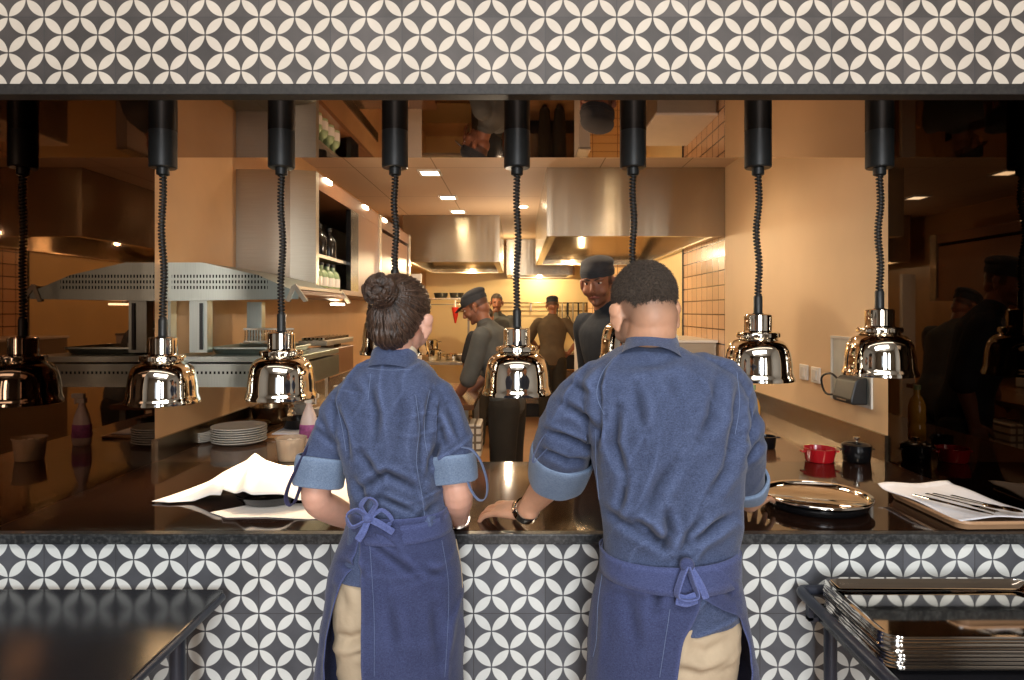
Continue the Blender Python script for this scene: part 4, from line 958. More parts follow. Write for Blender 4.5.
# trim the hair away from the face and ears
bmx = bmesh.new(); bmx.from_mesh(me); bmx.verts.ensure_lookup_table(); kill = []
for i, vv in enumerate(bmx.verts):
    x, y, z = q[i]
    if (y > .045 and z < .085-.0*abs(x)) or (y > -.012 and z < .012) or (y > .02 and z < .045): kill.append(vv)
bmesh.ops.delete(bmx, geom=kill, context='VERTS'); bmx.to_mesh(me); bmx.free()
hair = smooth_obj('hair', me, M_['hair'], wm)
bm = bmesh.new(); ell(bm, bun_c, (.034, .030, .032))
for k in range(4):
    a0 = k*1.5; pts = []
    for i in range(9):
        a = a0+i*.75; r_ = .034-.0022*i+.002*k; pts.append((bun_c.x+r_*math.cos(a), bun_c.y-.006-.0035*i+.006*math.sin(a*2+k), bun_c.z+r_*.92*math.sin(a), .0105-.0004*i, .0105-.0004*i))
    tube(bm, pts, n=10, per=4)
me = remesh(bm, .0028, 1); v = vget(me); dv = v-np.array(bun_c); vset(me, v+nget(me)*(.0013*np.sin(np.hypot(dv[:, 0], dv[:, 2])*1100+np.arctan2(dv[:, 0], dv[:, 2])*3))[:, None])
bun = smooth_obj('hair_bun', me, M_['hair'], wm)
hl = mat('hair_highlight', (92, 72, 60), .35, 0, .3, 40)
strands_to('hair_strands', wm, hair, bun_c, 420, hl, .0006, 3, lambda p: p.y < hcw.y+.04)
strands_to('hair_strands', wm, bun, bun_c+Vector((0, -.05, 0)), 80, hl, .0006, 4, None)
# trousers
def trousers(root, rings, legs, m, vox=.006, lines=()):
    bm = bmesh.new(); loft(bm, rings)
    for lg in legs: tube(bm, lg, n=24, per=4, lat=(1, 0, 0))
    me = remesh(bm, vox, 4); folds(me, lines, True, .0015, 3, 8); return smooth_obj('trousers', me, m, root)
s_ = 397.
def leg(px, py0, Y, r, zs=((.90, .098), (.80, .096), (.66, .082), (.48, .066), (.30, .062), (.10, .058)), s=397., dx=0):
    x = (px-VX)/s; return [(x+dx*(.9-z), Y, z, rr_*r, rr_*r*1.08) for z, rr_ in zs]
trousers(wm, [(530, 356, 440, 1.65, .085), (550, 350, 444, 1.645, .095), (575, 347, 446, 1.64, .100), (600, 343, 447, 1.637, .104), (628, 343, 446, 1.64, .10)],
    [leg(368, 0, 1.635, .84), leg(420, 0, 1.64, .86)], M_['khaki'], .006, [([(372, 632), (350, 640), (336, 636)], .010, 5), ([(370, 650), (352, 655)], .004, 4), ([(340, 585), (345, 610)], .004, 5)])
for px in (367, 425): shoe('shoe', wm, ((px-VX)/s_, 1.635, .04), (0, 1, 0), .95)
# jacket
bm = bmesh.new(); loft(bm, wr, sup=2.3)
tube(bm, [Wp(362, 388, 1.67, .038), Wp(346, 402, 1.668, .047), Wp(335, 428, 1.665, .050), Wp(325, 452, 1.66, .051), Wp(320, 466, 1.66, .050)], n=24)
tube(bm, [Wp(424, 386, 1.67, .038), Wp(439, 400, 1.668, .048), Wp(448, 428, 1.665, .052), Wp(452, 452, 1.66, .051), Wp(453, 464, 1.66, .050)], n=24)
me = remesh(bm, .0042, 6)
F = lambda pts: [(270+x/2.265, 250+y/2.265) for x, y in pts]
G = lambda pts: [(280+x/2.718, 430+y/2.718) for x, y in pts]
folds(me, [(F([(225, 300), (245, 370), (240, 430)]), .006, 4), (F([(365, 320), (355, 380), (352, 430)]), .008, 3.5), (F([(145, 350), (168, 410), (178, 470)]), .008, 3.5), (F([(200, 545), (262, 505), (335, 540)]), .008, 4), (F([(205, 460), (250, 520)]), .007, 4),
    (F([(385, 430), (355, 510)]), .007, 4), (F([(400, 560), (330, 610)]), .006, 4), (F([(290, 290), (300, 380), (285, 470)]), .005, 6), (F([(330, 340), (342, 420), (340, 500)]), .004, 3), (F([(100, 400), (150, 440)]), .005, 3.5), (F([(110, 370), (135, 420)]), .005, 3.5), (F([(400, 350), (425, 430)]), .005, 4), (F([(380, 380), (400, 450)]), .005, 4),
    (F([(180, 300), (215, 340)]), .004, 5), (F([(190, 520), (215, 570)]), .006, 4), (F([(360, 470), (380, 540)]), .004, 4), (F([(250, 560), (320, 590)]), .006, 3)], True, .0022, 4, 2)
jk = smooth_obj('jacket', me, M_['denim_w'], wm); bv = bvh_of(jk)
for nm, pts in (('seam', F([(362, 318), (352, 370), (350, 420), (358, 470)])), ('seam', F([(150, 345), (163, 400), (172, 455)])), ('seam', F([(330, 330), (338, 400), (332, 480), (345, 560), (352, 620)])), ('seam', F([(228, 280), (222, 340)])), ('hem_stitch', F([(222, 268), (270, 272), (322, 270)]))):
    surf_line(nm, bv, pts, M_['stitch'], wm, .0008)
def cuff(root, a, b, ra, rb, m, rim=.004):
    """turned-back sleeve cuff with a thickness and an open lower end"""
    a, b = Vector(a), Vector(b); ra += .006; rb += .005; ax = (b-a).normalized(); u = ax.orthogonal().normalized(); v = ax.cross(u); bm = bmesh.new(); rows = []
    seq = [(0, ra-.004), (.0, ra+.003), (.06, ra+.005), (.5, (ra+rb)/2+.006), (.95, rb+.005), (1.0, rb+.002), (1.0, rb-.006), (.5, (ra+rb)/2-.009)]
    n = 48
    for t, r in seq:
        c = a+(b-a)*t; row = []
        for k in range(n):
            q_ = 2*math.pi*k/n; rr_ = r*(1+.02*math.sin(3*q_+t*2)+.012*math.sin(7*q_+1)); row.append(bm.verts.new(c+u*rr_*math.cos(q_)+v*rr_*math.sin(q_)+ax*.003*math.sin(2*q_)))
        rows.append(row)
    for r0, r1 in zip(rows, rows[1:]):
        for k in range(n): j = (k+1) % n; bm.faces.new((r0[k], r0[j], r1[j], r1[k]))
    o = obj('sleeve_cuff', bm, m, root, True); o.data.set_sharp_from_angle(angle=math.radians(70)); o['label'] = 'pale turned-back sleeve cuff'; sb = o.modifiers.new('sub', 'SUBSURF'); sb.levels = sb.render_levels = 1; return o
cuff(wm, WY(322, 455, 1.66), WY(318, 485, 1.655), .052, .054, M_['denim_in']); cuff(wm, WY(451, 452, 1.66), WY(454, 480, 1.66), .051, .0515, M_['denim_in'])
def collar(root, a, b, ra, rb, m, mi):
    bm = bmesh.new(); rows = []; a, b = Vector(a), Vector(b); ax = (b-a).normalized(); u = Vector((1, 0, 0)); u = (u-ax*u.dot(ax)).normalized(); v = ax.cross(u); n = 48
    for t, k in ((-.1, 1.02), (0, 1), (.5, .96), (.96, 1.0), (1.0, .985), (1.0, .93), (.4, .90)):
        c = a+(b-a)*t; rx = ra[0]+(rb[0]-ra[0])*t; ry = ra[1]+(rb[1]-ra[1])*t
        rows.append([bm.verts.new(c+u*rx*k*math.cos(2*math.pi*i/n)+v*ry*k*math.sin(2*math.pi*i/n)) for i in range(n)])
    for r0, r1 in zip(rows, rows[1:]):
        for k in range(n): j = (k+1) % n; bm.faces.new((r0[k], r0[j], r1[j], r1[k]))
    o = obj('collar', bm, m, root, True)
    bm = bmesh.new(); c = a+(b-a)*1.03; rows = []
    for t, k in ((.95, .97), (1.22, .975), (1.24, .95), (1.0, .93)):
        c = a+(b-a)*t; rows.append([bm.verts.new(c+u*rb[0]*k*math.cos(2*math.pi*i/n)+v*rb[1]*k*math.sin(2*math.pi*i/n)) for i in range(n)])
    for r0, r1 in zip(rows, rows[1:]):
        for k in range(n): j = (k+1) % n; bm.faces.new((r0[k], r0[j], r1[j], r1[k]))
    obj('collar_lining', bm, mi, o, True); return o
collar(wm, WY(392, 373, 1.665), WY(395, 354, 1.69), (.070, .064), (.058, .056), M_['denim_w'], M_['collar'])
# apron
wa = make_apron('apron', wm, [(506, 352, 446, 370, 370.5, 1.648, .104), (530, 345, 452, 367, 369, 1.643, .112), (550, 337, 457, 362, 370, 1.64, .120), (570, 330, 461, 351, 372, 1.637, .126), (595, 326, 463, 343, 373, 1.637, .130), (630, 320, 463, 337, 374, 1.637, .134), (680, 314, 463, 335, 375, 1.637, .14), (745, 309, 466, 334, 376, 1.637, .145)],
    M_['denim_ap'], 1.64, foldset=[(G([(240, 300), (370, 395)]), .005, 4), (G([(260, 280), (330, 340)]), .004, 4), (G([(140, 430), (110, 560), (100, 680)]), .008, 5), (G([(390, 380), (440, 390)]), .004, 4), (G([(300, 470), (320, 600)]), .004, 6), (G([(170, 360), (220, 390)]), .006, 4), (G([(420, 480), (430, 620)]), .005, 6)])
bv = bvh_of(wa)
surf_line('apron_seam', bv, G([(243, 300), (250, 400), (256, 520), (256, 670)]), M_['stitch'], wa, .0005); surf_line('apron_seam', bv, G([(440, 300), (458, 420), (455, 560), (448, 670)]), M_['stitch'], wa, .0005)
def band(name, root, rows, m, out=.006):
    bm = bmesh.new(); rr_ = []
    for py, xl, xr, Yc, hd, tilt in rows:
        s = FP/Yc; rr_.append([bm.verts.new((((xl+xr)/2-VX)/s+((xr-xl)/2/s+out)*math.cos(2*math.pi*k/72), Yc+(hd+out)*math.sin(2*math.pi*k/72), H-(py-VY)/s+tilt*math.cos(2*math.pi*k/72))) for k in range(72)])
    for r0, r1 in zip(rr_, rr_[1:]):
        for k in range(72): j = (k+1) % 72; bm.faces.new((r0[k], r0[j], r1[j], r1[k]))
    o = obj(name, bm, m, root, True); sm = o.modifiers.new('s', 'SOLIDIFY'); sm.thickness = .003; return o
band('apron_band', wa, [(512, 353, 447, 1.647, .104, .004), (517, 352, 448, 1.646, .107, .004), (524, 350, 450, 1.645, .110, .004), (530, 348, 451, 1.644, .112, .004)], M_['denim_ap'], .004)
yk = 1.648-.104-.012
def rib(name, pts, w, root, m, dy=0, Y=yk, wd=(0, 0, 1), th=.004):
    bm = bmesh.new(); ribbon(bm, [WY(a, b, Y+(c if len(p_3) > 2 else 0)) if False else WY(a, b, Y+dz) for (a, b, dz) in pts], w, th, 5, wd); return obj(name, bm, m, root, True)
knot = obj('apron_knot', ell(bmesh.new(), WY(368, 518, yk), (.014, .012, .012)), M_['denim_str'], wa, True)
rib('bow_loop', [(368, 518, 0), (357, 510, -.012), (347, 516, -.014), (352, 527, -.01), (366, 521, -.002)], .016, wa, M_['denim_str'], wd=(.3, -.6, .7))
rib('bow_loop', [(368, 517, 0), (376, 504, -.01), (368, 498, -.014), (361, 506, -.01), (367, 516, -.002)], .015, wa, M_['denim_str'], wd=(.7, -.6, .2))
rib('apron_string', [(369, 519, 0), (380, 524, -.01), (393, 532, -.008)], .017, wa, M_['denim_str'], wd=(.5, -.1, .9))
rib('apron_string', [(368, 520, 0), (364, 530, -.012), (358, 540, -.012)], .018, wa, M_['denim_str'], wd=(.9, -.1, .3))
rib('apron_string', [(371, 517, -.002), (382, 510, -.006), (392, 520, -.004), (384, 528, -.004)], .010, wa, M_['denim_str'], wd=(.5, -.1, .9))
rib('apron_string', [(455, 540, .09), (460, 570, .06), (461, 600, .05), (456, 620, .05), (451, 638, .05)], .010, wa, M_['khaki'], Y=1.58, wd=(.9, -.5, 0))
def loopy(root, pts, w=.012, m=None):
    bm = bmesh.new(); ribbon(bm, [WY(*p) for p in pts], w, .0025, 6, (.35, .9, .1)); return obj('sleeve_tab', bm, m or M_['tape'], root, True)
loopy(wm, [(309, 446, 1.63), (302, 458, 1.61), (291, 480, 1.60), (286, 496, 1.60), (288, 504, 1.60), (294, 503, 1.605), (300, 488, 1.61), (304, 472, 1.62)], .014)
loopy(wm, [(462, 447, 1.61), (472, 450, 1.60), (481, 462, 1.60), (487, 482, 1.60), (486, 497, 1.60), (479, 500, 1.60), (471, 490, 1.61), (466, 476, 1.62)], .009, M_['stitch'])
def bracelet(name, root, w, d, r, m, wid=.012):
    d = Vector(d).normalized(); bm = bmesh.new(); u = d.orthogonal().normalized(); v = d.cross(u); rows = []
    for t, rr_ in ((-.5, r), (-.45, r+.003), (.45, r+.003), (.5, r), (.5, r-.002), (-.5, r-.002)):
        rows.append([bm.verts.new(Vector(w)+d*wid*t+u*rr_*math.cos(2*math.pi*k/32)*1.05+v*rr_*math.sin(2*math.pi*k/32)) for k in range(32)])
    rows.append(rows[0])
    for r0, r1 in zip(rows, rows[1:]):
        for k in range(32): j = (k+1) % 32; bm.faces.new((r0[k], r0[j], r1[j], r1[k]))
    return obj(name, bm, m, root, True)
bracelet('bracelet', wm, WY(459, 518, 1.83), wRw-eRw, .027, M_['chrome'], .01)
# ================================================================ MAN
mn = thing('person', 'person with short dark hair in blue denim jacket and apron, both hands on the counter', 'person', (0, 0, 0))
mr = [(346, 625, 680, 1.605, .055), (354, 610, 694, 1.60, .076), (362, 598, 714, 1.595, .094), (373, 582, 732, 1.59, .110), (388, 578, 741, 1.585, .122), (410, 582, 744, 1.58, .128), (440, 590, 744, 1.575, .130), (470, 595, 742, 1.57, .128), (500, 598, 740, 1.565, .124), (525, 602, 738, 1.56, .120), (548, 604, 735, 1.555, .118), (575, 603, 736, 1.55, .122), (600, 600, 737, 1.545, .126), (611, 600, 737, 1.545, .127)]
hcm = WY(645, 314, 1.645); Rm = Euler((math.radians(-20), math.radians(-3), math.radians(13))).to_matrix()
eLm, eRm = WY(566, 457, 1.70), WY(738, 455, 1.70); wLm, wRm = WY(525, 512, 1.865), WY(750, 503, 1.93)
bm = bmesh.new(); loft(bm, mr[1:], sx=.86, sy=.84)
tube(bm, [(*WY(651, 366, 1.60), .068, .060), (*WY(650, 345, 1.615), .060, .058), (*(hcm+Rm @ Vector((0, -.03, -.045))), .058, .058)], n=24, lat=(1, 0, 0))
head_geo(bm, hcm, Rm, 1.0)
tube(bm, [Wp(592, 386, 1.59, .040), Wp(573, 418, 1.64, .046), (*eLm, .047), Wp(554, 477, 1.775, .046), Wp(538, 496, 1.84, .037), (*wLm, .029, .026)], n=18)
tube(bm, [Wp(718, 386, 1.59, .040), Wp(734, 418, 1.64, .046), (*eRm, .047), Wp(744, 475, 1.79, .045), Wp(748, 492, 1.87, .036), (*wRm, .029, .026)], n=18)
hand(bm, wLm, (-.78, .58, -.08), (.0, -.25, 1), 1, 1.06, .34, .2); hand(bm, wRm, (.5, .84, -.06), (0, 0, 1), -1, 1.03, .22, .2)
sm_ = 425.
for px in (644, 698):
    x = (px-VX)/sm_
    tube(bm, [(x, 1.55, .93, .07, .075), (x, 1.56, .75, .068, .068), (x, 1.58, .50, .052, .055), (x, 1.575, .34, .05, .052), (x, 1.56, .09, .032, .038), (x, 1.59, .04, .034, .04)], n=16)
me = remesh(bm, .0042, 3)
def stub(q):
    top = 1/(1+np.exp(-(q[:, 2]-(-.030)+.0*q[:, 1])*60)); back = 1/(1+np.exp((q[:, 1]-.035)*60)); jaw = .35/(1+np.exp((q[:, 2]+.045)*60))*(q[:, 1] > .0)
    ear = 1-np.clip((np.abs(q[:, 0])-.070)*200, 0, 1)
    return (top*back*.8+jaw)*ear
paint_stubble(me, hcm, Rm, 1.0, stub)
smooth_obj('body', me, M_['skin_m'], mn); face_parts(mn, hcm, Rm, 1.0, M_['hair_m'])
bm = bmesh.new(); Pm = lambda x, y, z: hcm+Rm @ Vector((x, y, z))
ell(bm, Pm(0, -.014, .042), (.0775, .100, .088), Rm); ell(bm, Pm(0, .02, .075), (.062, .072, .052), Rm)
me = remesh(bm, .0032, 3); v = vget(me); q = (v-np.array(hcm)) @ np.array(Rm.transposed()).T
vset(me, v+nget(me)*(.0012*pseudo(v, 60, 9)+.001*pseudo(v, 110, 3))[:, None])
bmx = bmesh.new(); bmx.from_mesh(me); bmx.verts.ensure_lookup_table(); kill = []
for i, vv in enumerate(bmx.verts):
    x, y, z = q[i]; lim = -.006+.002*math.sin(x*90+y*60)+(.03*min(1, max(0, (abs(x)-.05)/.02)))
    if z < lim or (y > .062 and z < .078): kill.append(vv)
bmesh.ops.delete(bmx, geom=kill, context='VERTS'); bmx.to_mesh(me); bmx.free()
hm = smooth_obj('hair', me, M_['hair_m'], mn)
def bristles(name, root, src, c, R, count, m, seed, ln=.009, zmin=None):
    rr_ = random.Random(seed); me_ = src.data; bm = bmesh.new(); vsn = [(v.co.copy(), v.normal.copy()) for v in me_.vertices]; sw = c+R @ Vector((-.012, -.075, .085))
    for _ in range(count):
        p, n = vsn[rr_.randrange(len(vsn))]; w_ = (p-sw); w_ = w_-n*w_.dot(n)
        if w_.length > 1e-4: w_.normalize()
        d = (w_*.9+n*.55+Vector((rr_.uniform(-.3, .3), rr_.uniform(-.3, .3), rr_.uniform(-.3, .3)))).normalized()*ln*rr_.uniform(.6, 1.2); s1 = n.cross(d).normalized()*.0007
        a = bm.verts.new(p-n*.001+s1); b = bm.verts.new(p-n*.001-s1); e = bm.verts.new(p+d); f = bm.verts.new(p-n*.001+n*.0012); bm.faces.new((a, b, e)); bm.faces.new((a, f, e)); bm.faces.new((f, b, e))
    o = obj(name, bm, m, root); o['kind'] = 'stuff'; return o
bristles('hair_bristles', mn, hm, hcm, Rm, 9000, M_['hair_m'], 5)
bracelet('wristwatch', mn, wLm+(eLm-wLm).normalized()*.008, wLm-eLm, .034, M_['chrome'], .024)
d_ = (wLm-eLm).normalized(); up = (Vector((-.4, -.7, .9))-d_*Vector((-.4, -.7, .9)).dot(d_)).normalized(); side_ = d_.cross(up)
bm = bmesh.new(); c_ = wLm-d_*.008+up*.037; Rr = Matrix((side_, d_, up)).transposed(); ell(bm, c_, (.019, .019, .006), Rr, 10); obj('watch_case', bm, M_['chrome'], mn, True)
bracelet('ink_band', mn, WY(748.5, 492, 1.862), wRm-eRm, .0365, mat('grey_ink_on_skin', (112, 100, 92), .6, 0, 0, 90, rgb2=(180, 140, 118)), .03)
trousers(mn, [(570, 612, 724, 1.55, .10), (592, 608, 727, 1.547, .114), (620, 607, 731, 1.543, .122), (650, 608, 733, 1.545, .118), (672, 612, 730, 1.55, .11)],
    [leg(643, 0, 1.545, .92, s=424., zs=((.86, .102), (.78, .102), (.66, .088), (.48, .072), (.30, .066), (.10, .062))), leg(698, 0, 1.545, .92, s=424., zs=((.86, .102), (.78, .102), (.66, .088), (.48, .072), (.30, .066), (.10, .062)))], M_['khaki'], .006,
    [([(680, 612), (676, 640), (666, 672)], .006, 5), ([(728, 640), (705, 655), (690, 645)], .005, 6), ([(672, 668), (700, 675), (725, 668)], .006, 5)])
for px in (640, 706): shoe('shoe', mn, ((px-VX)/424., 1.555, .04), (0, 1, 0), 1.08)
bm = bmesh.new(); loft(bm, mr, sup=2.3)
tube(bm, [Wp(612, 376, 1.59, .050), Wp(591, 392, 1.60, .064), Wp(575, 418, 1.63, .074), Wp(564, 443, 1.68, .077), Wp(560, 466, 1.73, .074)], n=26)
tube(bm, [Wp(702, 372, 1.59, .050), Wp(722, 386, 1.60, .064), Wp(729, 416, 1.64, .070), Wp(737, 448, 1.69, .070), Wp(743, 474, 1.76, .056), Wp(747, 484, 1.80, .050)], n=26)
me = remesh(bm, .0044, 6)
F = lambda pts: [(490+x/2.267, 240+y/2.267) for x, y in pts]
G = lambda pts: [(570+x/3.4, 480+y/3.4) for x, y in pts]
folds(me, [(G([(100, 90), (180, 140), (250, 185), (320, 218)]), .008, 4.5), (G([(212, 130), (265, 165), (318, 222)]), .013, 5), (G([(330, 110), (338, 170), (322, 222)]), .010, 4.5), (G([(545, 120), (480, 165), (410, 212)]), .010, 4.5), (G([(190, 10), (170, 100)]), .007, 4), (G([(440, 130), (400, 180), (385, 225)]), .006, 4),
    (F([(255, 400), (240, 470), (238, 540)]), .009, 4.5), (F([(290, 380), (282, 460), (310, 535)]), .009, 4.5), (F([(332, 330), (350, 430)]), .006, 5), (F([(520, 300), (505, 400), (478, 450)]), .008, 6), (F([(560, 440), (535, 520), (500, 570)]), .008, 5), (F([(420, 500), (380, 560), (360, 610)]), .007, 6),
    (F([(255, 380), (245, 330), (262, 280)]), .007, 4), (F([(130, 430), (190, 455), (235, 470)]), .010, 3.5), (F([(120, 475), (175, 500), (225, 500)]), .010, 3.5), (F([(165, 370), (215, 400), (245, 440)]), .009, 4), (F([(180, 320), (230, 350)]), .006, 4), (F([(610, 380), (575, 450)]), .008, 4), (F([(615, 450), (580, 500)]), .008, 3.5), (F([(565, 330), (560, 400), (545, 470)]), .008, 5), (F([(400, 300), (430, 360)]), .004, 7), (F([(450, 260), (380, 280), (300, 285)]), .004, 6)], True, .003, 3.2, 6)
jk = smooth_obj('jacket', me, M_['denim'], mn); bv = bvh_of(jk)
for nm, pts in (('seam', F([(258, 395), (242, 350), (255, 300), (285, 262)])), ('seam', G([(80, 20), (92, 120), (112, 220)])), ('seam', F([(240, 430), (240, 500), (250, 620)])), ('seam', F([(560, 300), (566, 370), (556, 440)]))): surf_line(nm, bv, pts, M_['stitch'], mn, .0009)
cuff(mn, WY(564, 450, 1.70), WY(556, 479, 1.765), .075, .069, M_['denim_in']); cuff(mn, WY(745, 478, 1.775), WY(747, 490, 1.82), .053, .047, M_['denim_in'])
collar(mn, WY(651, 366, 1.572), WY(652, 344, 1.625), (.084, .074), (.065, .062), M_['denim'], M_['collar'])
loopy(mn, [(552, 428, 1.60), (541, 440, 1.61), (534, 456, 1.62), (534, 462, 1.62), (541, 455, 1.62), (552, 444, 1.61), (562, 436, 1.60)], .012, M_['denim'])
ma = make_apron('apron', mn, [(548, 601, 737, 687, 687.5, 1.555, .134), (572, 601, 738, 686, 688, 1.55, .138), (585, 597, 740, 683, 704, 1.548, .141), (598, 593, 743, 676, 725, 1.546, .144), (612, 591, 745, 668, 733, 1.545, .146), (640, 588, 750, 663, 740, 1.545, .150), (680, 586, 757, 657, 737, 1.545, .156), (745, 583, 765, 650, 738, 1.545, .16)],
    M_['denim_ap'], 1.55, foldset=[(G([(130, 250), (220, 280), (340, 290)]), .004, 4), (G([(350, 330), (300, 380), (290, 440)]), .005, 5), (G([(90, 350), (82, 500), (70, 660)]), .004, 4), (G([(330, 330), (260, 350), (150, 330)]), .005, 4), (G([(420, 300), (500, 340), (560, 400)]), .006, 4), (G([(200, 400), (230, 560)]), .004, 7), (G([(580, 480), (600, 620)]), .006, 5)], seed=9)
bv = bvh_of(ma); surf_line('apron_seam', bv, G([(112, 300), (95, 420), (90, 540), (78, 600)]), M_['stitch'], ma, .0008); surf_line('apron_seam', bv, G([(340, 440), (325, 540), (305, 670)]), M_['stitch'], ma, .0007)
band('apron_band', ma, [(545, 603, 736, 1.556, .134, .006), (551, 602, 737, 1.555, .137, .004), (562, 601, 738, 1.552, .139, 0), (571, 601, 738, 1.55, .141, -.003)], M_['denim_ap'], .003)
ym = 1.552-.139-.014
obj('apron_knot', ell(bmesh.new(), WY(687, 565, ym+.004), (.016, .012, .016)), M_['denim_ap'], ma, True)
rib('apron_string', [(686, 566, 0), (680, 582, -.008), (677, 596, -.008), (686, 600, -.010), (697, 596, -.008), (693, 582, -.006), (688, 567, 0)], .020, ma, M_['denim_str'], Y=ym, wd=(.35, -.9, .1))
rib('apron_string', [(677, 599, -.006), (686, 601, -.008), (696, 598, -.008)], .026, ma, M_['denim_str'], Y=ym, wd=(.05, 0, 1))
rib('apron_string', [(689, 566, 0), (700, 584, -.004), (706, 598, -.002)], .016, ma, M_['denim_str'], Y=ym, wd=(1, 0, .3))
# ================================================================ FAR CHEFS
def chef(lab, px, s, yaw, hgt, shirt, lean=0, headrot=(0, 0, 0), arms=None, cap=True, hair=M_['hair_m'], legs=True, apron_m=None, z0=0, vox=.0075, peak=False, skin='skin_c'):
    base = W(px, 300, s); base.z = z0; Ry = Euler((0, 0, math.radians(yaw))).to_matrix(); k = hgt/1.75
    root = thing('person', lab, 'person', (base.x, base.y, 0)); O = Vector((base.x, base.y, 0))
    def P(x, y, z):
        zz = z; yy = y
        if z > .95:   # bend at the hips
            a = math.radians(lean); dz = z-.95; yy = y*math.cos(a)+dz*math.sin(a); zz = .95+dz*math.cos(a)-y*math.sin(a)
        return Ry @ Vector((x*k, yy*k, zz*k))
    rt = Ry @ Vector((1, 0, 0)); HR = Ry @ Euler([math.radians(a) for a in headrot]).to_matrix()
    hc_ = P(0, .03, 1.63)
    tor = [(P(0, 0, .88), .155, .11), (P(0, 0, .98), .165, .115), (P(0, 0, 1.08), .145, .10), (P(0, .0, 1.25), .175, .115), (P(0, -.01, 1.38), .185, .11), (P(0, -.01, 1.45), .12, .075), (P(0, 0, 1.49), .06, .055)]
    def torso(bm, f): tube(bm, [(*p, a*k*f, b*k*f) for p, a, b in tor], n=28, lat=rt)
    arms = arms or {}; dflt = {-1: ((-.26, .02, 1.15), (-.25, .12, .90), (0, .3, -1)), 1: ((.26, .02, 1.15), (.25, .12, .90), (0, .3, -1))}
    bm = bmesh.new(); torso(bm, .88); tube(bm, [(*P(0, 0, 1.44), .058*k, .055*k), (*(hc_+HR @ Vector((0, -.02, -.05))*k), .052*k, .052*k)], n=16)
    head_geo(bm, hc_, HR, k); A = {}
    for sd in (-1, 1):
        el, wr_, hd_ = arms.get(sd, dflt[sd]); el, wr_ = P(*el), P(*wr_); sh = P(sd*.185, -.01, 1.40); A[sd] = (sh, el, wr_)
        tube(bm, [(*sh, .048*k, .048*k), (*((sh+el)/2), .045*k, .045*k), (*el, .040*k, .040*k), (*((el+wr_)/2), .036*k, .036*k), (*wr_, .025*k, .023*k)], n=14, per=3)
        hand(bm, wr_, Ry @ Vector(hd_), Ry @ Vector((sd*.8, .2, .5)), -sd, k*1.02, .5)
    if legs:
        for sd in (-1, 1): tube(bm, [(*P(sd*.09, 0, .9), .075*k, .08*k), (*P(sd*.10, .01, .5), .05*k, .052*k), (*P(sd*.10, -.01, .08), .035*k, .04*k), (*P(sd*.10, .02, .04), .03*k, .03*k)], n=14, per=3)
    me = remesh(bm, vox*.8, 2); paint_stubble(me, hc_, HR, k, lambda q: .75*(q[:, 2] > -.01)*(q[:, 1] < .03)*(np.abs(q[:, 0]) < .074)+.3*np.clip((-.03-q[:, 2])*50, 0, 1)*(q[:, 1] > .02))
    smooth_obj('body', me, M_[skin], root); face_parts(root, hc_, HR, k)
    bm = bmesh.new(); torso(bm, 1.12)
    for sd in (-1, 1):
        sh, el, wr_ = A[sd]; e2 = el+(wr_-el)*.12; tube(bm, [(*(sh+P(-sd*.03, 0, 0)), .058*k, .058*k), (*sh, .070*k, .070*k), (*((sh+el)/2), .068*k, .068*k), (*e2, .062*k, .062*k)], n=18, per=4)
    me = remesh(bm, vox, 3); n_ = nget(me); v = vget(me); vset(me, v+n_*(.006*pseudo(v, 3.5, int(px)))[:, None]); smooth_obj('shirt', me, M_[shirt], root)
    if legs:
        bm = bmesh.new(); tube(bm, [(*P(0, 0, .84), .15*k, .11*k), (*P(0, 0, 1.0), .165*k, .12*k)], n=24, lat=rt)
        for sd in (-1, 1): tube(bm, [(*P(sd*.085, 0, .88), .105*k, .125*k), (*P(sd*.095, .01, .5), .092*k, .10*k), (*P(sd*.10, 0, .09), .070*k, .075*k)], n=20, per=4)
        me = remesh(bm, vox, 3); v = vget(me); vset(me, v+nget(me)*(.006*pseudo(v, 4, int(px)+1))[:, None]); smooth_obj('trousers', me, M_['dark_trouser'], root)
        for sd in (-1, 1): shoe('shoe', root, P(sd*.10, 0, 0), Ry @ Vector((sd*.1, 1, 0)), k)
    if apron_m:
        bm = bmesh.new(); tube(bm, [(*P(0, .01, .42), .19*k, .15*k), (*P(0, .0, .7), .185*k, .145*k), (*P(0, 0, .96), .172*k, .128*k), (*P(0, 0, 1.04), .16*k, .118*k)], n=36, lat=rt, cap=False)
        me = remesh(bm, vox, 2); v = vget(me); vset(me, v+nget(me)*(.006*pseudo(v, 5, 44))[:, None]); smooth_obj('apron', me, M_[apron_m], root)
    Q = lambda x, y, z: hc_+HR @ Vector((x, y, z))*k
    if cap:
        bm = bmesh.new(); ell(bm, Q(0, -.012, .068), (.083*k, .103*k, .062*k), HR); ell(bm, Q(0, -.025, .095), (.084*k, .10*k, .040*k), HR)
        me = remesh(bm, .005, 2); bmx = bmesh.new(); bmx.from_mesh(me); bmesh.ops.bisect_plane(bmx, geom=bmx.verts[:]+bmx.edges[:]+bmx.faces[:], plane_co=Q(0, 0, .048), plane_no=HR @ Vector((0, -.12, 1)), clear_inner=True); bmx.to_mesh(me); bmx.free()
        c_ = smooth_obj('cap', me, M_['cap'], root); sm = c_.modifiers.new('s', 'SOLIDIFY'); sm.thickness = .004
        obj('cap_band', (lambda bm: (tube(bm, [(*Q(0, -.012, .036), .083*k, .101*k), (*Q(0, -.012, .062), .0855*k, .1045*k)], n=36, per=2, lat=HR @ Vector((1, 0, 0)), cap=False), bm)[1])(bmesh.new()), M_['cap'], root, True)
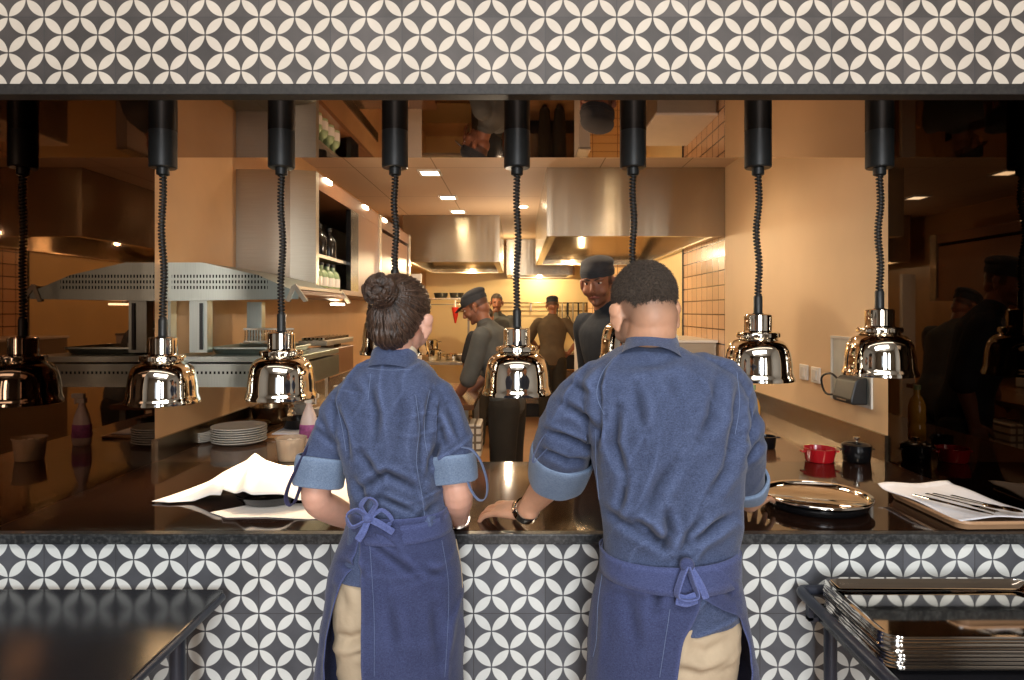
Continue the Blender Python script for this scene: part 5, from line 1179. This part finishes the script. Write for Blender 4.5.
        if peak: obj('cap_peak', T([(*Q(0, .075, .052), .062*k, .006*k), (*Q(0, .115, .046), .058*k, .005*k), (*Q(0, .150, .036), .036*k, .004*k)], n=16, per=4, lat=HR @ Vector((1, 0, 0))), M_['cap'], root, True)
    else:
        bm = bmesh.new(); ell(bm, Q(0, -.018, .045), (.080*k, .099*k, .086*k), HR); me = remesh(bm, .004, 1); v = vget(me); q = ((v-np.array(hc_)) @ np.array(HR.transposed()).T)/k
        bmx = bmesh.new(); bmx.from_mesh(me); bmx.verts.ensure_lookup_table(); bmesh.ops.delete(bmx, geom=[vv for i, vv in enumerate(bmx.verts) if (q[i][2] < .0) or (q[i][1] > .035 and q[i][2] < .072)], context='VERTS'); bmx.to_mesh(me); bmx.free(); smooth_obj('hair', me, hair, root)
    return root
chef('person in grey shirt and dark cap bending over the left work table, sleeves pushed up', 508, 136, 74, 1.76, 'grey_shirt', 19, (-28, 0, 8), {-1: ((-.20, .16, 1.16), (-.16, .36, 1.02), (.1, 1, -.3)), 1: ((.22, .14, 1.16), (.12, .38, 1.02), (-.1, 1, -.3))}, peak=True)
chef('person in olive shirt with their back turned and one hand on the hip, far kitchen', 552, 73, -6, 1.76, 'brown_shirt', 3, (-14, 0, 10), {-1: ((-.33, .14, 1.20), (-.22, .30, 1.06), (.3, 1, 0)), 1: ((.38, -.04, 1.18), (.22, -.02, .98), (-.8, .4, -.4))}, peak=False)
chef('person in dark navy shirt and cap facing the counter, behind the man in denim', 624, 182, 126, 1.87, 'navy_shirt', 13, (-12, 3, 30), {-1: ((-.25, -.04, 1.15), (-.22, .05, .92), (.1, .3, -1)), 1: ((.25, -.04, 1.15), (.22, .04, .92), (-.1, .3, -1))})
chef('person with short dark beard touching their chin, farthest left in the kitchen', 497, 72, 175, 1.80, 'grey_shirt', 0, (-8, 0, 10), {1: ((.24, .14, 1.16), (.06, .20, 1.42), (-.3, .2, 1)), -1: ((-.26, .05, 1.15), (-.12, .24, 1.08), (1, .3, 0))}, cap=False)
chef('person with brown hair seen from behind, between the bending and the bearded person', 487, 88, 15, 1.60, 'navy_shirt', 0, (-10, 0, 5), None, cap=False, hair=M_['hair'])
# ================================================================== LIGHT
def area(name, loc, rot, sx, sy, e, col, glossy=True):
    l = bpy.data.lights.new(name, 'AREA'); l.shape = 'RECTANGLE'; l.size = sx; l.size_y = sy; l.energy = e; l.color = col
    o = bpy.data.objects.new(name, l); C.objects.link(o); o.location = loc; o.rotation_euler = [math.radians(a) for a in rot]; return o
area('daylight_window', (.12, -3.0, 1.85), (90, 0, 0), .75, 2.2, 120, (.97, .985, 1))
area('daylight_side_window', (1.45, -3.0, 1.85), (90, 0, 0), .4, 2.0, 26, (1, .985, .96))
area('dining_ceiling_light', (0, -.5, 3.3), (24, 0, 0), 3.0, 1.2, 78, (1, .97, .93))
area('added_upper_wall_light', (0, .9, 3.25), (55, 0, 0), 4.5, .15, 6, (1, .86, .72))  # unseen strip added to warm the upper tiles, no such fixture
KW = (1, .80, .58); YW = (1, .75, .43)
def bulb(name, loc, e, col, r=.018):
    l = bpy.data.lights.new(name, 'POINT'); l.energy = e; l.color = col; l.shadow_soft_size = r
    o = bpy.data.objects.new(name, l); C.objects.link(o); o.location = loc
for x, y, e in ((-.75, 3.9, 15), (.8, 3.9, 17), (-.665, 4.95, 15), (-.645, 6.03, 15), (-.63, 6.9, 10)): 
    l = bpy.data.lights.new('downlight', 'SPOT'); l.energy = e*2.5; l.color = KW; l.spot_size = 2.7; l.spot_blend = .8; l.shadow_soft_size = .06
    o = bpy.data.objects.new('downlight', l); C.objects.link(o); o.location = (x, y, ZCE-.015)
bulb('kitchen_fill_light', (-.1, 3.6, 2.0), 16, KW)
bulb('kitchen_fill_light', (-.1, 6.6, 1.95), 16, KW)
bulb('hood_light', (.7, 6.0, H+.62), 16, YW); bulb('hood_light', (.7, 7.2, H+.62), 16, YW)
bulb('middle_hood_light', (-.7, 8.6, H+.60), 34, YW); bulb('far_hood_light', (.35, 10.2, H+.58), 26, YW); bulb('far_gap_light', (-.1, 9.2, ZCE-.3), 7, YW)
w = bpy.data.worlds.new('world'); bpy.context.scene.world = w; w.use_nodes = True
w.node_tree.nodes['Background'].inputs[0].default_value = (.75, .85, 1, 1); w.node_tree.nodes['Background'].inputs[1].default_value = .9
